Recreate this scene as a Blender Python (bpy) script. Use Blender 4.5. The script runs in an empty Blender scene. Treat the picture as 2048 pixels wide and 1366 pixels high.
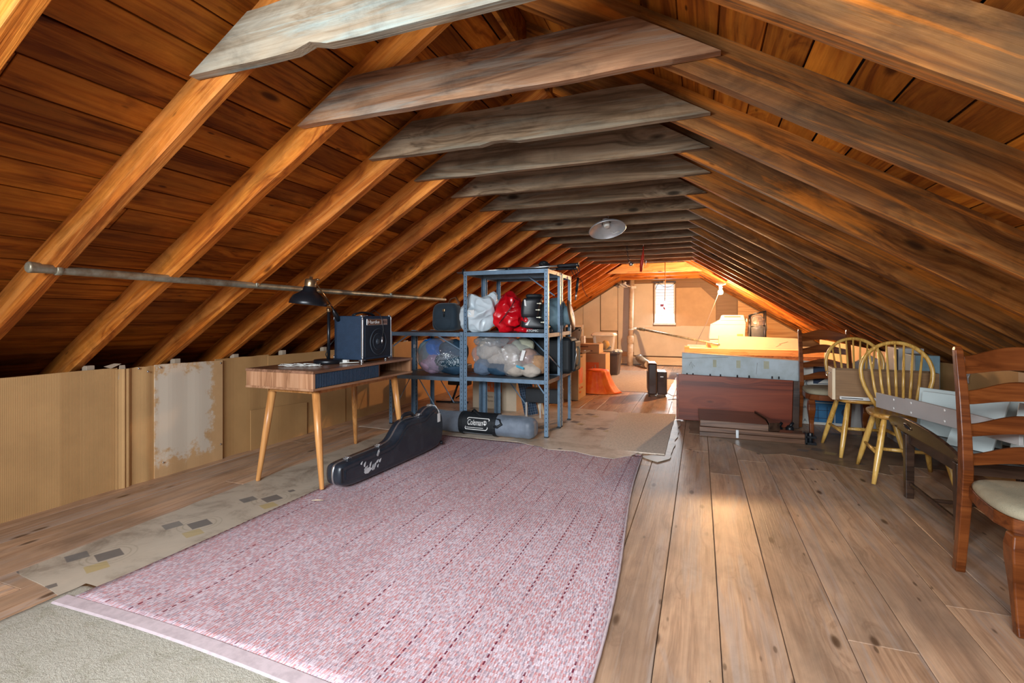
import bpy, bmesh, math, random
from mathutils import Vector, Matrix, noise, Euler
random.seed(7)
scn = bpy.context.scene
col = scn.collection
PI = math.pi
R = math.radians

# ------------------------------------------------------------------ camera, world, light, exposure
cam_d = bpy.data.cameras.new('camera')
cam_d.sensor_width = 36.0
cam_d.lens = 985/2048*36
cam_d.shift_y = -49/2048
cam_d.clip_start = 0.02
cam = bpy.data.objects.new('camera', cam_d)
cam.location = (0, 0, 1.1)
cam.rotation_euler = (PI/2, 0, math.atan(376/985))
col.objects.link(cam)
scn.camera = cam
vs = scn.view_settings
scn.display_settings.display_device = 'sRGB'
vs.view_transform = 'Standard'
vs.look = 'None'
vs.exposure = 0.75
vs.gamma = 1.0
vs.use_curve_mapping = False

world = bpy.data.worlds.new('daylight'); scn.world = world
world.use_nodes = True
wn = world.node_tree.nodes
bg = wn['Background']
bg.inputs[0].default_value = (0.80, 0.90, 1.0, 1)
bg.inputs[1].default_value = 1.0

def area(name, loc, aim, sx, sy, power, colr, spread=180):
    d = bpy.data.lights.new(name, 'AREA'); d.shape = 'RECTANGLE'
    d.size = sx; d.size_y = sy; d.energy = power; d.color = colr; d.spread = R(spread)
    o = bpy.data.objects.new(name, d); o.location = loc
    o.rotation_euler = (Vector(aim)-Vector(loc)).to_track_quat('-Z', 'Y').to_euler()
    col.objects.link(o); return o
# added key and fill lamps behind the camera; daylight of the far window
area('near_window_light', (-1.75, -0.8, 1.55), (-1.6, 4.0, 0.75), 0.6, 0.6, 33, (0.86, 0.94, 1.0), 150)
area('near_opening_light', (-0.2, -1.3, 1.85), (-0.3, 2.6, 0.0), 1.5, 0.6, 44, (0.90, 0.96, 1.0), 92)
area('far_window_light', (-0.75, 11.50, 1.40), (-0.75, 8, 0.2), 0.40, 0.9, 26, (0.92, 0.97, 1.0))

# ------------------------------------------------------------------ materials
def nm(name):
    m = bpy.data.materials.new(name); m.use_nodes = True
    nt = m.node_tree; b = nt.nodes['Principled BSDF']
    return m, nt, b
def N(nt, t, **kw):
    n = nt.nodes.new(t)
    for k, v in kw.items():
        if hasattr(n, k): setattr(n, k, v)
    return n
def ramp(nt, stops, fac=None):
    r = nt.nodes.new('ShaderNodeValToRGB'); e = r.color_ramp.elements
    while len(e) < len(stops): e.new(0.5)
    for i, (p, c) in enumerate(stops):
        e[i].position = p; e[i].color = (c[0], c[1], c[2], 1)
    if fac is not None: nt.links.new(fac, r.inputs[0])
    return r
def coords(nt, scale, off=True):
    tc = nt.nodes.new('ShaderNodeTexCoord')
    vec = tc.outputs['Object']
    if off:
        oi = nt.nodes.new('ShaderNodeObjectInfo')
        at = nt.nodes.new('ShaderNodeAttribute'); at.attribute_name = 'rnd'
        m1 = N(nt, 'ShaderNodeMath', operation='MULTIPLY'); m1.inputs[1].default_value = 31.7
        nt.links.new(oi.outputs['Random'], m1.inputs[0])
        m2 = N(nt, 'ShaderNodeMath', operation='MULTIPLY_ADD'); m2.inputs[1].default_value = 57.3
        nt.links.new(at.outputs['Fac'], m2.inputs[0]); nt.links.new(m1.outputs[0], m2.inputs[2])
        av = N(nt, 'ShaderNodeVectorMath', operation='ADD')
        nt.links.new(vec, av.inputs[0]); nt.links.new(m2.outputs[0], av.inputs[1])
        vec = av.outputs[0]
    mp = nt.nodes.new('ShaderNodeMapping'); mp.inputs['Scale'].default_value = scale
    nt.links.new(vec, mp.inputs[0])
    return mp.outputs[0], vec
def mixc(nt, fac, a, b, mode='MIX'):
    m = nt.nodes.new('ShaderNodeMix'); m.data_type = 'RGBA'; m.blend_type = mode
    for s, v in ((0, fac), (6, a), (7, b)):
        if hasattr(v, 'is_linked') or hasattr(v, 'links'): nt.links.new(v, m.inputs[s])
        elif s == 0: m.inputs[0].default_value = v
        else: m.inputs[s].default_value = (v[0], v[1], v[2], 1)
    return m.outputs[2]
def noise_fac(nt, vec, scale, detail=4, rough=.55, dist=0):
    n = nt.nodes.new('ShaderNodeTexNoise')
    n.inputs['Scale'].default_value = scale; n.inputs['Detail'].default_value = detail
    n.inputs['Roughness'].default_value = rough; n.inputs['Distortion'].default_value = dist
    nt.links.new(vec, n.inputs['Vector']); return n.outputs['Fac']
def bump(nt, b, h, strength=.3, dist=.004):
    bp = nt.nodes.new('ShaderNodeBump'); bp.inputs['Strength'].default_value = strength
    bp.inputs['Distance'].default_value = dist
    nt.links.new(h, bp.inputs['Height']); nt.links.new(bp.outputs[0], b.inputs['Normal'])

def wood(name, dark, mid, light, axis=0, gs=1.0, rough=.55, spec=.35, knots=True, stain=None, stain_amt=.5, wear=None, wear_amt=.4, vary=.35, bstr=.35, grain=1.0, ks=1.0, blotch=.0, specks=0):
    """plank/timber wood; axis = grain direction in object space"""
    m, nt, b = nm(name)
    sc = [9*gs]*3; sc[axis] = 0.55*gs
    v, raw = coords(nt, sc)
    # knots bend the grain
    ksc = [3.2*ks]*3; ksc[axis] = 1.15*ks
    km = nt.nodes.new('ShaderNodeMapping'); km.inputs['Scale'].default_value = ksc
    nt.links.new(raw, km.inputs[0])
    vo = nt.nodes.new('ShaderNodeTexVoronoi'); vo.inputs['Scale'].default_value = 1.6
    nt.links.new(km.outputs[0], vo.inputs['Vector'])
    kd = ramp(nt, [(0, (1, 1, 1)), (.10, (.65, .65, .65)), (.42, (0, 0, 0))], vo.outputs['Distance'])
    av = N(nt, 'ShaderNodeVectorMath', operation='MULTIPLY_ADD')
    nt.links.new(kd.outputs[0], av.inputs[0]); av.inputs[1].default_value = (.55,)*3 if knots else (0, 0, 0)
    nt.links.new(v, av.inputs[2])
    n1 = noise_fac(nt, av.outputs[0], .55, 4, .6, .9)
    mm = N(nt, 'ShaderNodeMath', operation='MULTIPLY'); mm.inputs[1].default_value = 11
    nt.links.new(n1, mm.inputs[0])
    fr = N(nt, 'ShaderNodeMath', operation='PINGPONG'); fr.inputs[1].default_value = 1
    nt.links.new(mm.outputs[0], fr.inputs[0])
    fsc = [150]*3; fsc[axis] = 3.5
    fm = nt.nodes.new('ShaderNodeMapping'); fm.inputs['Scale'].default_value = fsc
    nt.links.new(raw, fm.inputs[0])
    n2 = noise_fac(nt, fm.outputs[0], 1.0, 3, .6)
    c1 = ramp(nt, [(0, dark), (.38, mid), (1, light)], fr.outputs[0]).outputs[0]
    base = mixc(nt, 1-min(1, .72*grain), c1, mid)
    f2 = ramp(nt, [(.3, (.72, .70, .68)), (.7, (1.12, 1.12, 1.12))], n2).outputs[0]
    c = mixc(nt, .55, base, f2, 'MULTIPLY')
    # board to board variation
    at = nt.nodes.new('ShaderNodeAttribute'); at.attribute_name = 'rnd'
    oi = nt.nodes.new('ShaderNodeObjectInfo')
    sm = N(nt, 'ShaderNodeMath', operation='ADD'); nt.links.new(at.outputs['Fac'], sm.inputs[0]); nt.links.new(oi.outputs['Random'], sm.inputs[1])
    fc = N(nt, 'ShaderNodeMath', operation='FRACT'); nt.links.new(sm.outputs[0], fc.inputs[0])
    vr = ramp(nt, [(0, (1-vary, 1-vary*1.15, 1-vary*1.3)), (1, (1+vary*.6, 1+vary*.55, 1+vary*.5))], fc.outputs[0]).outputs[0]
    c = mixc(nt, 1, c, vr, 'MULTIPLY')
    if stain:
        ssc = [1.6]*3; ssc[axis] = .7
        s2 = nt.nodes.new('ShaderNodeMapping'); s2.inputs['Scale'].default_value = ssc; nt.links.new(raw, s2.inputs[0])
        sf = ramp(nt, [(.42, (0, 0, 0)), (.68, (stain_amt,)*3)], noise_fac(nt, s2.outputs[0], 1.4, 5, .6, .4)).outputs[0]
        c = mixc(nt, sf, c, stain)
    if wear:
        wf = ramp(nt, [(.50, (0, 0, 0)), (.62, (wear_amt,)*3)], noise_fac(nt, v, 1.1, 6, .65, 1.2)).outputs[0]
        c = mixc(nt, wf, c, wear)
    if blotch:
        bsc = [7.5]*3; bsc[axis] = 3.2
        bm_ = nt.nodes.new('ShaderNodeMapping'); bm_.inputs['Scale'].default_value = bsc; nt.links.new(raw, bm_.inputs[0])
        bf = ramp(nt, [(.30, (1-blotch,)*3), (.50, (1, 1, 1)), (.72, (1+blotch*.6, 1+blotch*.55, 1+blotch*.5))], noise_fac(nt, bm_.outputs[0], 1.0, 6, .68, .6)).outputs[0]
        c = mixc(nt, 1, c, bf, 'MULTIPLY')
    if specks:
        ssc = [16]*3; ssc[axis] = 5.0
        sm_ = nt.nodes.new('ShaderNodeMapping'); sm_.inputs['Scale'].default_value = ssc; nt.links.new(raw, sm_.inputs[0])
        v2 = nt.nodes.new('ShaderNodeTexVoronoi'); v2.inputs['Scale'].default_value = 1.0; nt.links.new(sm_.outputs[0], v2.inputs['Vector'])
        sr = ramp(nt, [(0, (specks,)*3), (.07, (specks,)*3), (.12, (0, 0, 0))], v2.outputs['Distance']).outputs[0]
        wn2 = ramp(nt, [(.52, (0, 0, 0)), (.56, (1, 1, 1))], noise_fac(nt, raw, 2.3, 1)).outputs[0]
        sr = mixc(nt, 1, sr, wn2, 'MULTIPLY')
        c = mixc(nt, sr, c, tuple(x*.3 for x in dark))
    if knots:
        kk = ramp(nt, [(0, (1, 1, 1)), (.065, (.85, .85, .85)), (.12, (0, 0, 0))], vo.outputs['Distance']).outputs[0]
        c = mixc(nt, kk, c, tuple(x*.35 for x in dark))
    nt.links.new(c, b.inputs['Base Color'])
    b.inputs['Roughness'].default_value = rough
    b.inputs['Specular IOR Level'].default_value = spec
    bump(nt, b, n2, bstr, .003)
    return m

def plain(name, c, rough=.5, metal=0, spec=.4, nscale=0, namt=.12, bscale=0, bstr=.2, c2=None, coat=0, emit=None, es=0, sheen=0):
    m, nt, b = nm(name)
    b.inputs['Roughness'].default_value = rough; b.inputs['Metallic'].default_value = metal
    b.inputs['Specular IOR Level'].default_value = spec
    b.inputs['Coat Weight'].default_value = coat
    b.inputs['Sheen Weight'].default_value = sheen
    v, raw = coords(nt, (1, 1, 1))
    ns = nscale or 6
    f = noise_fac(nt, v, ns, 5, .6)
    cc = c2 or tuple(x*(1-namt*1.6) for x in c)
    r = ramp(nt, [(.35, cc), (.6, c)], f)
    nt.links.new(r.outputs[0], b.inputs['Base Color'])
    if bscale: bump(nt, b, noise_fac(nt, v, bscale, 4, .6), bstr, .003)
    if emit:
        b.inputs['Emission Color'].default_value = (*emit, 1); b.inputs['Emission Strength'].default_value = es
    return m

def glassy(name, tint=(1, 1, 1), density=.25, rough=.12):
    """thin clear film: see-through with glossy glints"""
    m = bpy.data.materials.new(name); m.use_nodes = True
    nt = m.node_tree; nt.nodes.clear()
    out = nt.nodes.new('ShaderNodeOutputMaterial')
    tr = nt.nodes.new('ShaderNodeBsdfTransparent'); tr.inputs[0].default_value = (*tint, 1)
    gl = nt.nodes.new('ShaderNodeBsdfGlossy'); gl.inputs['Roughness'].default_value = rough
    di = nt.nodes.new('ShaderNodeBsdfDiffuse'); di.inputs[0].default_value = (.8*tint[0], .82*tint[1], .85*tint[2], 1)
    a1 = nt.nodes.new('ShaderNodeMixShader'); a1.inputs[0].default_value = .5
    nt.links.new(gl.outputs[0], a1.inputs[1]); nt.links.new(di.outputs[0], a1.inputs[2])
    lw = nt.nodes.new('ShaderNodeLayerWeight'); lw.inputs[0].default_value = .35
    mr = nt.nodes.new('ShaderNodeMapRange'); mr.inputs[3].default_value = density*.45; mr.inputs[4].default_value = min(.9, density*2.4)
    nt.links.new(lw.outputs['Facing'], mr.inputs[0])
    mx = nt.nodes.new('ShaderNodeMixShader')
    nt.links.new(mr.outputs[0], mx.inputs[0]); nt.links.new(tr.outputs[0], mx.inputs[1]); nt.links.new(a1.outputs[0], mx.inputs[2])
    v, raw = coords(nt, (1, 1, 1))
    bp = nt.nodes.new('ShaderNodeBump'); bp.inputs['Strength'].default_value = .8; bp.inputs['Distance'].default_value = .02
    nt.links.new(noise_fac(nt, v, 14, 4, .6, 1.0), bp.inputs['Height'])
    for s in (gl, di): nt.links.new(bp.outputs[0], s.inputs['Normal'])
    nt.links.new(bp.outputs[0], lw.inputs['Normal'])
    nt.links.new(mx.outputs[0], out.inputs[0])
    return m

M = {}
M['sheath'] = wood('sheathing_boards', (.14, .035, .004), (.34, .100, .009), (.52, .19, .020), axis=0, gs=1.25, rough=.65, spec=.15, blotch=.35, specks=.8, vary=.55, stain=(.10, .030, .006), stain_amt=.65, wear=(.42, .15, .02), wear_amt=.4, bstr=.5)
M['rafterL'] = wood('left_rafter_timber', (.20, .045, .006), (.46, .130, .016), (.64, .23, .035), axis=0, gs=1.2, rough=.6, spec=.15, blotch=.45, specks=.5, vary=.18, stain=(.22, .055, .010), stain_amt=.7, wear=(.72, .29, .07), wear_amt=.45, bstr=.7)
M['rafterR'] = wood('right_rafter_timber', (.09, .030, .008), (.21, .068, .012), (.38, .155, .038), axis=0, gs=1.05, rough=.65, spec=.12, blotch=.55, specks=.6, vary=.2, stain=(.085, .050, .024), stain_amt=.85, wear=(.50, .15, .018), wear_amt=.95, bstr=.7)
M['tie'] = wood('collar_tie_timber', (.075, .05, .03), (.22, .15, .094), (.34, .25, .165), axis=0, gs=1.2, rough=.75, spec=.1, blotch=.35, specks=.5, vary=.15, stain=(.22, .125, .06), stain_amt=.5, wear=(.25, .25, .20), wear_amt=.4, bstr=.7)
M['tiepale'] = wood('whitewashed_tie_timber', (.12, .095, .065), (.25, .23, .18), (.35, .34, .28), axis=0, gs=1.1, rough=.65, blotch=.45, specks=.7, vary=.05, stain=(.27, .18, .10), stain_amt=.7, wear=(.28, .35, .33), wear_amt=.7, bstr=.7)  # pale bluish tone paints in the light falling on the nearest tie
M['tiebrown'] = wood('reddish_tie_timber', (.10, .045, .02), (.26, .125, .06), (.38, .21, .11), axis=0, gs=1.1, rough=.65, blotch=.4, specks=.6, vary=.08, stain=(.30, .11, .04), stain_amt=.6, wear=(.33, .36, .32), wear_amt=.4, bstr=.7)
M['floor'] = wood('old_pine_floor', (.24, .125, .07), (.53, .33, .205), (.67, .455, .30), axis=1, gs=1.15, rough=.42, spec=.35, vary=.17, stain=(.21, .145, .105), stain_amt=.75, wear=(.40, .32, .27), wear_amt=.6, bstr=.3, grain=.6, ks=1.35, blotch=.22, specks=.7)
M['walnut'] = wood('walnut_veneer', (.22, .10, .05), (.40, .21, .115), (.50, .29, .17), axis=1, gs=1.2, rough=.35, knots=False, vary=.05, bstr=.08)
M['walnut_end'] = wood('walnut_veneer_end', (.22, .10, .05), (.42, .22, .12), (.52, .30, .18), axis=2, gs=1.2, rough=.4, knots=False, vary=.35, bstr=.08)
M['walnut_top'] = wood('walnut_top', (.11, .055, .03), (.23, .115, .07), (.30, .16, .1), axis=1, gs=1.2, rough=.22, knots=False, vary=.05, bstr=.05)
M['deskleg'] = wood('desk_leg_wood', (.42, .17, .05), (.60, .27, .085), (.70, .36, .13), axis=2, gs=1.5, rough=.3, knots=False, vary=.08, bstr=.05)
M['cherry'] = wood('cherry_chair_wood', (.07, .017, .004), (.14, .036, .008), (.21, .060, .014), axis=0, gs=1.2, rough=.3, knots=False, vary=.05, bstr=.05, spec=.3)
M['honey'] = wood('honey_oak', (.42, .21, .04), (.64, .37, .085), (.74, .47, .14), axis=2, gs=2, rough=.25, knots=False, vary=.06, bstr=.05, spec=.5)
M['honeyx'] = wood('honey_oak_seat', (.34, .15, .03), (.52, .26, .06), (.66, .38, .11), axis=0, gs=2, rough=.25, knots=False, vary=.06, bstr=.05, spec=.5)
M['mahog'] = wood('mahogany_panel', (.06, .012, .006), (.19, .036, .014), (.28, .06, .022), axis=0, gs=.6, rough=.32, knots=True, vary=.1, bstr=.05, spec=.2)
M['darkwood'] = wood('dark_walnut', (.018, .010, .007), (.045, .024, .016), (.075, .04, .025), axis=0, gs=1.2, rough=.25, knots=False, vary=.1, bstr=.1, spec=.5)
M['darkleaf'] = wood('dark_leaf_wood', (.05, .025, .015), (.12, .06, .035), (.19, .10, .06), axis=0, gs=1.0, rough=.25, knots=False, vary=.25, bstr=.05, spec=.5)
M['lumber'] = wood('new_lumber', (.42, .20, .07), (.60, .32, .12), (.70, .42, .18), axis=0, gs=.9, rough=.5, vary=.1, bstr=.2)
M['palepine'] = wood('pale_pine', (.55, .42, .26), (.72, .60, .42), (.80, .70, .52), axis=0, gs=1.2, rough=.45, knots=False, vary=.05, bstr=.1, grain=.5)
M['palepinez'] = wood('pale_pine_upright', (.55, .40, .24), (.70, .56, .38), (.80, .68, .50), axis=2, gs=1.2, rough=.45, knots=False, vary=.05, bstr=.1, grain=.5)
M['brownwood'] = wood('brown_hardboard', (.15, .075, .03), (.24, .13, .055), (.29, .17, .08), axis=0, gs=1, rough=.5, knots=False, vary=.05, bstr=.1, grain=.4)
M['felt'] = plain('roofing_felt', (.012, .008, .006), .9)

# OSB
m, nt, b = nm('osb_board'); v, raw = coords(nt, (8, 8, 30))
vo = nt.nodes.new('ShaderNodeTexVoronoi'); vo.inputs['Scale'].default_value = 3; nt.links.new(v, vo.inputs['Vector'])
r = ramp(nt, [(0, (.20, .09, .03)), (.5, (.42, .20, .07)), (1, (.56, .32, .13))], vo.outputs['Color']); nt.links.new(r.outputs[0], b.inputs['Base Color'])
b.inputs['Roughness'].default_value = .7; M['osb'] = m

# corrugated cardboard with upright flutes
def cardboard(name, c, flute_axis='X', scuff=None, flutes=True):
    m, nt, b = nm(name); v, raw = coords(nt, (1, 1, 1))
    w = nt.nodes.new('ShaderNodeTexWave'); w.bands_direction = flute_axis; w.inputs['Scale'].default_value = 42
    w.inputs['Distortion'].default_value = .4
    nt.links.new(v, w.inputs['Vector'])
    f = noise_fac(nt, v, 5, 5, .6)
    cc = ramp(nt, [(.3, tuple(x*.86 for x in c)), (.7, c)], f).outputs[0]
    if flutes:
        wr = ramp(nt, [(0, (.90, .90, .90)), (1, (1.03, 1.03, 1.03))], w.outputs['Fac']).outputs[0]
        cc = mixc(nt, 1, cc, wr, 'MULTIPLY')
    if scuff:   # white paint brushed over the middle of the sheet, ragged towards the edges
        tc = nt.nodes.new('ShaderNodeTexCoord')
        sp = nt.nodes.new('ShaderNodeSeparateXYZ'); nt.links.new(tc.outputs['Generated'], sp.inputs[0])
        def edge(sock, c0, hw):
            s = N(nt, 'ShaderNodeMath', operation='SUBTRACT'); nt.links.new(sock, s.inputs[0]); s.inputs[1].default_value = c0
            a = N(nt, 'ShaderNodeMath', operation='ABSOLUTE'); nt.links.new(s.outputs[0], a.inputs[0])
            d = N(nt, 'ShaderNodeMath', operation='SUBTRACT'); d.inputs[0].default_value = hw; nt.links.new(a.outputs[0], d.inputs[1])
            return d.outputs[0]
        ey, ez = edge(sp.outputs['Y'], .40, .46), edge(sp.outputs['Z'], .56, .46)
        mn = N(nt, 'ShaderNodeMath', operation='MINIMUM'); nt.links.new(ey, mn.inputs[0]); nt.links.new(ez, mn.inputs[1])
        ad = N(nt, 'ShaderNodeMath', operation='MULTIPLY_ADD'); nt.links.new(noise_fac(nt, v, 9, 8, .75), ad.inputs[0]); ad.inputs[1].default_value = .7; nt.links.new(mn.outputs[0], ad.inputs[2])
        sf = ramp(nt, [(.36, (0, 0, 0)), (.44, (.92, .92, .92))], ad.outputs[0]).outputs[0]
        cc = mixc(nt, sf, cc, scuff)
    nt.links.new(cc, b.inputs['Base Color']); b.inputs['Roughness'].default_value = .75
    b.inputs['Specular IOR Level'].default_value = .2
    if flutes: bump(nt, b, w.outputs['Fac'], .25, .002)
    return m
M['card'] = cardboard('corrugated_cardboard', (.62, .37, .16), 'Y')
M['cardpaint'] = cardboard('painted_cardboard', (.60, .37, .18), 'Y', scuff=(.66, .58, .47), flutes=False)
M['cardflat'] = cardboard('plain_cardboard', (.50, .285, .115), 'Y', flutes=False)
M['cardboxy'] = cardboard('box_cardboard', (.50, .31, .15), 'X', flutes=False)
M['cardpale'] = cardboard('pale_box_cardboard', (.52, .41, .30), 'X', flutes=False)
M['cardtan'] = cardboard('tan_wall_cardboard', (.58, .40, .24), 'X', flutes=False)

# woven rug
m, nt, b = nm('woven_rug'); v, raw = coords(nt, (1, 1, 1), off=False)
br = nt.nodes.new('ShaderNodeTexBrick'); br.inputs['Scale'].default_value = 1; br.offset = .5
br.inputs['Brick Width'].default_value = .0085; br.inputs['Row Height'].default_value = .021; br.inputs['Mortar Size'].default_value = .0012
br.inputs['Mortar Smooth'].default_value = .6
br.inputs['Color1'].default_value = (0, 0, 0, 1); br.inputs['Color2'].default_value = (1, 1, 1, 1); br.inputs['Mortar'].default_value = (.5, .5, .5, 1)
rot = nt.nodes.new('ShaderNodeMapping'); nt.links.new(v, rot.inputs[0])
dn = nt.nodes.new('ShaderNodeTexNoise'); dn.inputs['Scale'].default_value = 9; dn.inputs['Detail'].default_value = 3; nt.links.new(v, dn.inputs['Vector'])
av = N(nt, 'ShaderNodeVectorMath', operation='MULTIPLY_ADD'); nt.links.new(dn.outputs['Color'], av.inputs[0]); av.inputs[1].default_value = (.005, .005, 0); nt.links.new(v, av.inputs[2])
nt.links.new(av.outputs[0], br.inputs['Vector'])
wn_ = nt.nodes.new('ShaderNodeTexWhiteNoise'); wn_.noise_dimensions = '2D'
sn = N(nt, 'ShaderNodeVectorMath', operation='SNAP'); nt.links.new(av.outputs[0], sn.inputs[0]); sn.inputs[1].default_value = (.0060, .0125, 1)
nt.links.new(sn.outputs[0], wn_.inputs['Vector'])
rr = ramp(nt, [(0, (.46, .15, .14)), (.15, (.50, .25, .24)), (.32, (.54, .45, .49)), (.52, (.27, .23, .27)), (.68, (.44, .32, .34)), (.84, (.64, .58, .62))], wn_.outputs['Value'])
rr.color_ramp.interpolation = 'CONSTANT'
wp = nt.nodes.new('ShaderNodeTexWave'); wp.bands_direction = 'X'; wp.inputs['Scale'].default_value = 26; wp.inputs['Distortion'].default_value = 0; nt.links.new(av.outputs[0], wp.inputs['Vector'])
rcol = mixc(nt, .30, rr.outputs[0], (.50, .37, .40)); rcol = mixc(nt, ramp(nt, [(.55, (0, 0, 0)), (.9, (.45, .45, .45))], wp.outputs['Fac']).outputs[0], rcol, (.66, .60, .63))
sx = nt.nodes.new('ShaderNodeSeparateXYZ'); nt.links.new(av.outputs[0], sx.inputs[0])
# dark dashed ribs along the length
fx = N(nt, 'ShaderNodeMath', operation='MODULO'); ab = N(nt, 'ShaderNodeMath', operation='ADD'); ab.inputs[1].default_value = 10.0
nt.links.new(sx.outputs['X'], ab.inputs[0]); nt.links.new(ab.outputs[0], fx.inputs[0]); fx.inputs[1].default_value = .135
lt = N(nt, 'ShaderNodeMath', operation='LESS_THAN'); nt.links.new(fx.outputs[0], lt.inputs[0]); lt.inputs[1].default_value = .0065
fy = N(nt, 'ShaderNodeMath', operation='MODULO'); ay = N(nt, 'ShaderNodeMath', operation='ADD'); ay.inputs[1].default_value = 10.0
nt.links.new(sx.outputs['Y'], ay.inputs[0]); nt.links.new(ay.outputs[0], fy.inputs[0]); fy.inputs[1].default_value = .034
lt2 = N(nt, 'ShaderNodeMath', operation='LESS_THAN'); nt.links.new(fy.outputs[0], lt2.inputs[0]); lt2.inputs[1].default_value = .018
mu = N(nt, 'ShaderNodeMath', operation='MULTIPLY'); nt.links.new(lt.outputs[0], mu.inputs[0]); nt.links.new(lt2.outputs[0], mu.inputs[1])
dm = ramp(nt, [(.42, (0, 0, 0)), (.52, (1, 1, 1))], noise_fac(nt, v, 2.2, 2)).outputs[0]
mu2 = N(nt, 'ShaderNodeMath', operation='MULTIPLY'); nt.links.new(mu.outputs[0], mu2.inputs[0]); nt.links.new(dm, mu2.inputs[1])
c = mixc(nt, mu2.outputs[0], rcol, (.16, .03, .05))
big = ramp(nt, [(.35, (.90, .84, .86)), (.65, (1.08, 1.06, 1.1))], noise_fac(nt, v, 1.3, 3)).outputs[0]
c = mixc(nt, 1, c, big, 'MULTIPLY')
nt.links.new(c, b.inputs['Base Color']); b.inputs['Roughness'].default_value = .9; b.inputs['Specular IOR Level'].default_value = .1
bump(nt, b, br.outputs['Fac'], .7, .003); M['rug'] = m
M['rugbind'] = plain('rug_binding', (.50, .41, .43), .85, nscale=30)

# shag carpet
m, nt, b = nm('beige_carpet'); v, raw = coords(nt, (1, 1, 1))
f1 = noise_fac(nt, v, 130, 4, .8); f2 = noise_fac(nt, v, 9, 5, .7, .8)
c = mixc(nt, .5, ramp(nt, [(.3, (.36, .34, .26)), (.7, (.72, .68, .58))], f1).outputs[0], ramp(nt, [(.36, (.40, .37, .28)), (.48, (.58, .54, .46))], f2).outputs[0])
nt.links.new(c, b.inputs['Base Color']); b.inputs['Roughness'].default_value = .95; b.inputs['Specular IOR Level'].default_value = .05
ad = N(nt, 'ShaderNodeMath', operation='ADD'); nt.links.new(f1, ad.inputs[0]); nt.links.new(f2, ad.inputs[1]); bump(nt, b, ad.outputs[0], 1.0, .012); M['carpet'] = m
m2 = plain('carpet_offcut', (.72, .60, .49), .95, spec=.05, nscale=60, namt=.15, bscale=160, bstr=.6); M['offcut'] = m2
M['greycarpet'] = plain('grey_rug_pile', (.42, .38, .35), .95, spec=.05, nscale=40, bscale=120, bstr=.5)

# worn patterned linoleum
def lino(name, base, dark, amt=1.0):
    m, nt, b = nm(name); v, raw = coords(nt, (1, 1, 1), off=False)
    f = noise_fac(nt, v, 3.5, 7, .7, .4)
    c = ramp(nt, [(.34, dark), (.52, base), (.72, tuple(min(1, x*1.12) for x in base))], f).outputs[0]
    # printed motif: scattered slate and ochre blocks with concentric rings
    for sc_, off, colr, th in ((2.6, (0, 0, 0), (.06, .065, .075), .12), (2.6, (.09, .10, 0), (.09, .10, .11), .10), (2.6, (-.10, .06, 0), (.42, .32, .13), .10), (4.3, (.3, .7, 0), (.07, .07, .075), .075)):
        mp = nt.nodes.new('ShaderNodeMapping'); mp.inputs['Location'].default_value = off; mp.inputs['Rotation'].default_value = (0, 0, .35); nt.links.new(v, mp.inputs[0])
        vo = nt.nodes.new('ShaderNodeTexVoronoi'); vo.distance = 'CHEBYCHEV'; vo.inputs['Scale'].default_value = sc_; vo.inputs['Randomness'].default_value = .55; nt.links.new(mp.outputs[0], vo.inputs['Vector'])
        mk = ramp(nt, [(th, (.85*amt,)*3), (th+.008, (0, 0, 0))], vo.outputs['Distance']).outputs[0]
        c = mixc(nt, mk, c, colr)
    vo = nt.nodes.new('ShaderNodeTexVoronoi'); vo.inputs['Scale'].default_value = 2.6; vo.inputs['Randomness'].default_value = .55
    mp = nt.nodes.new('ShaderNodeMapping'); mp.inputs['Rotation'].default_value = (0, 0, .35); nt.links.new(v, mp.inputs[0]); nt.links.new(mp.outputs[0], vo.inputs['Vector'])
    rg = ramp(nt, [(.21, (0, 0, 0)), (.22, (.5*amt,)*3), (.235, (0, 0, 0)), (.27, (0, 0, 0)), (.28, (.4*amt,)*3), (.295, (0, 0, 0))], vo.outputs['Distance']).outputs[0]
    c = mixc(nt, rg, c, (.20, .18, .12))
    nt.links.new(c, b.inputs['Base Color']); b.inputs['Roughness'].default_value = .45
    bump(nt, b, f, .3, .004); return m
M['lino'] = lino('worn_linoleum', (.45, .39, .31), (.22, .18, .14), .9)
M['lino2'] = lino('dark_linoleum', (.24, .16, .10), (.13, .085, .05), .7)
M['linopale'] = lino('pale_linoleum', (.58, .49, .40), (.38, .29, .21), .85)

M['steel'] = plain('blue_grey_steel', (.15, .235, .33), .42, .25, .5, nscale=14, namt=.15)
M['steeldark'] = plain('grey_steel_shelf', (.16, .19, .22), .40, .3, .5, nscale=10, namt=.2)
M['hole'] = plain('dark_slots', (.015, .02, .03), .8)
M['galv'] = plain('galvanised_pipe', (.36, .37, .30), .45, .55, .5, nscale=12, namt=.25, c2=(.22, .17, .11))
M['silver'] = plain('bright_metal', (.62, .64, .66), .28, .9, .5)
M['brass'] = plain('antique_brass', (.42, .30, .17), .3, .9, .5)
M['blackmetal'] = plain('black_satin_metal', (.010, .012, .016), .32, .2, .5)
M['blackplastic'] = plain('black_plastic', (.012, .014, .018), .42, 0, .5, nscale=20, bscale=60, bstr=.1)
M['caseblack'] = plain('case_shell', (.012, .018, .028), .27, 0, .55, nscale=8, c2=(.024, .03, .04), bscale=200, bstr=.25)
M['whitelabel'] = plain('white_paper', (.80, .80, .78), .6)
M['scratch'] = plain('torn_sticker', (.62, .64, .66), .6)
M['navy'] = plain('navy_slats', (.018, .040, .075), .45, 0, .4)
M['ampvinyl'] = plain('amp_vinyl', (.014, .032, .065), .55, 0, .4, nscale=30, bscale=250, bstr=.4)
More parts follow.
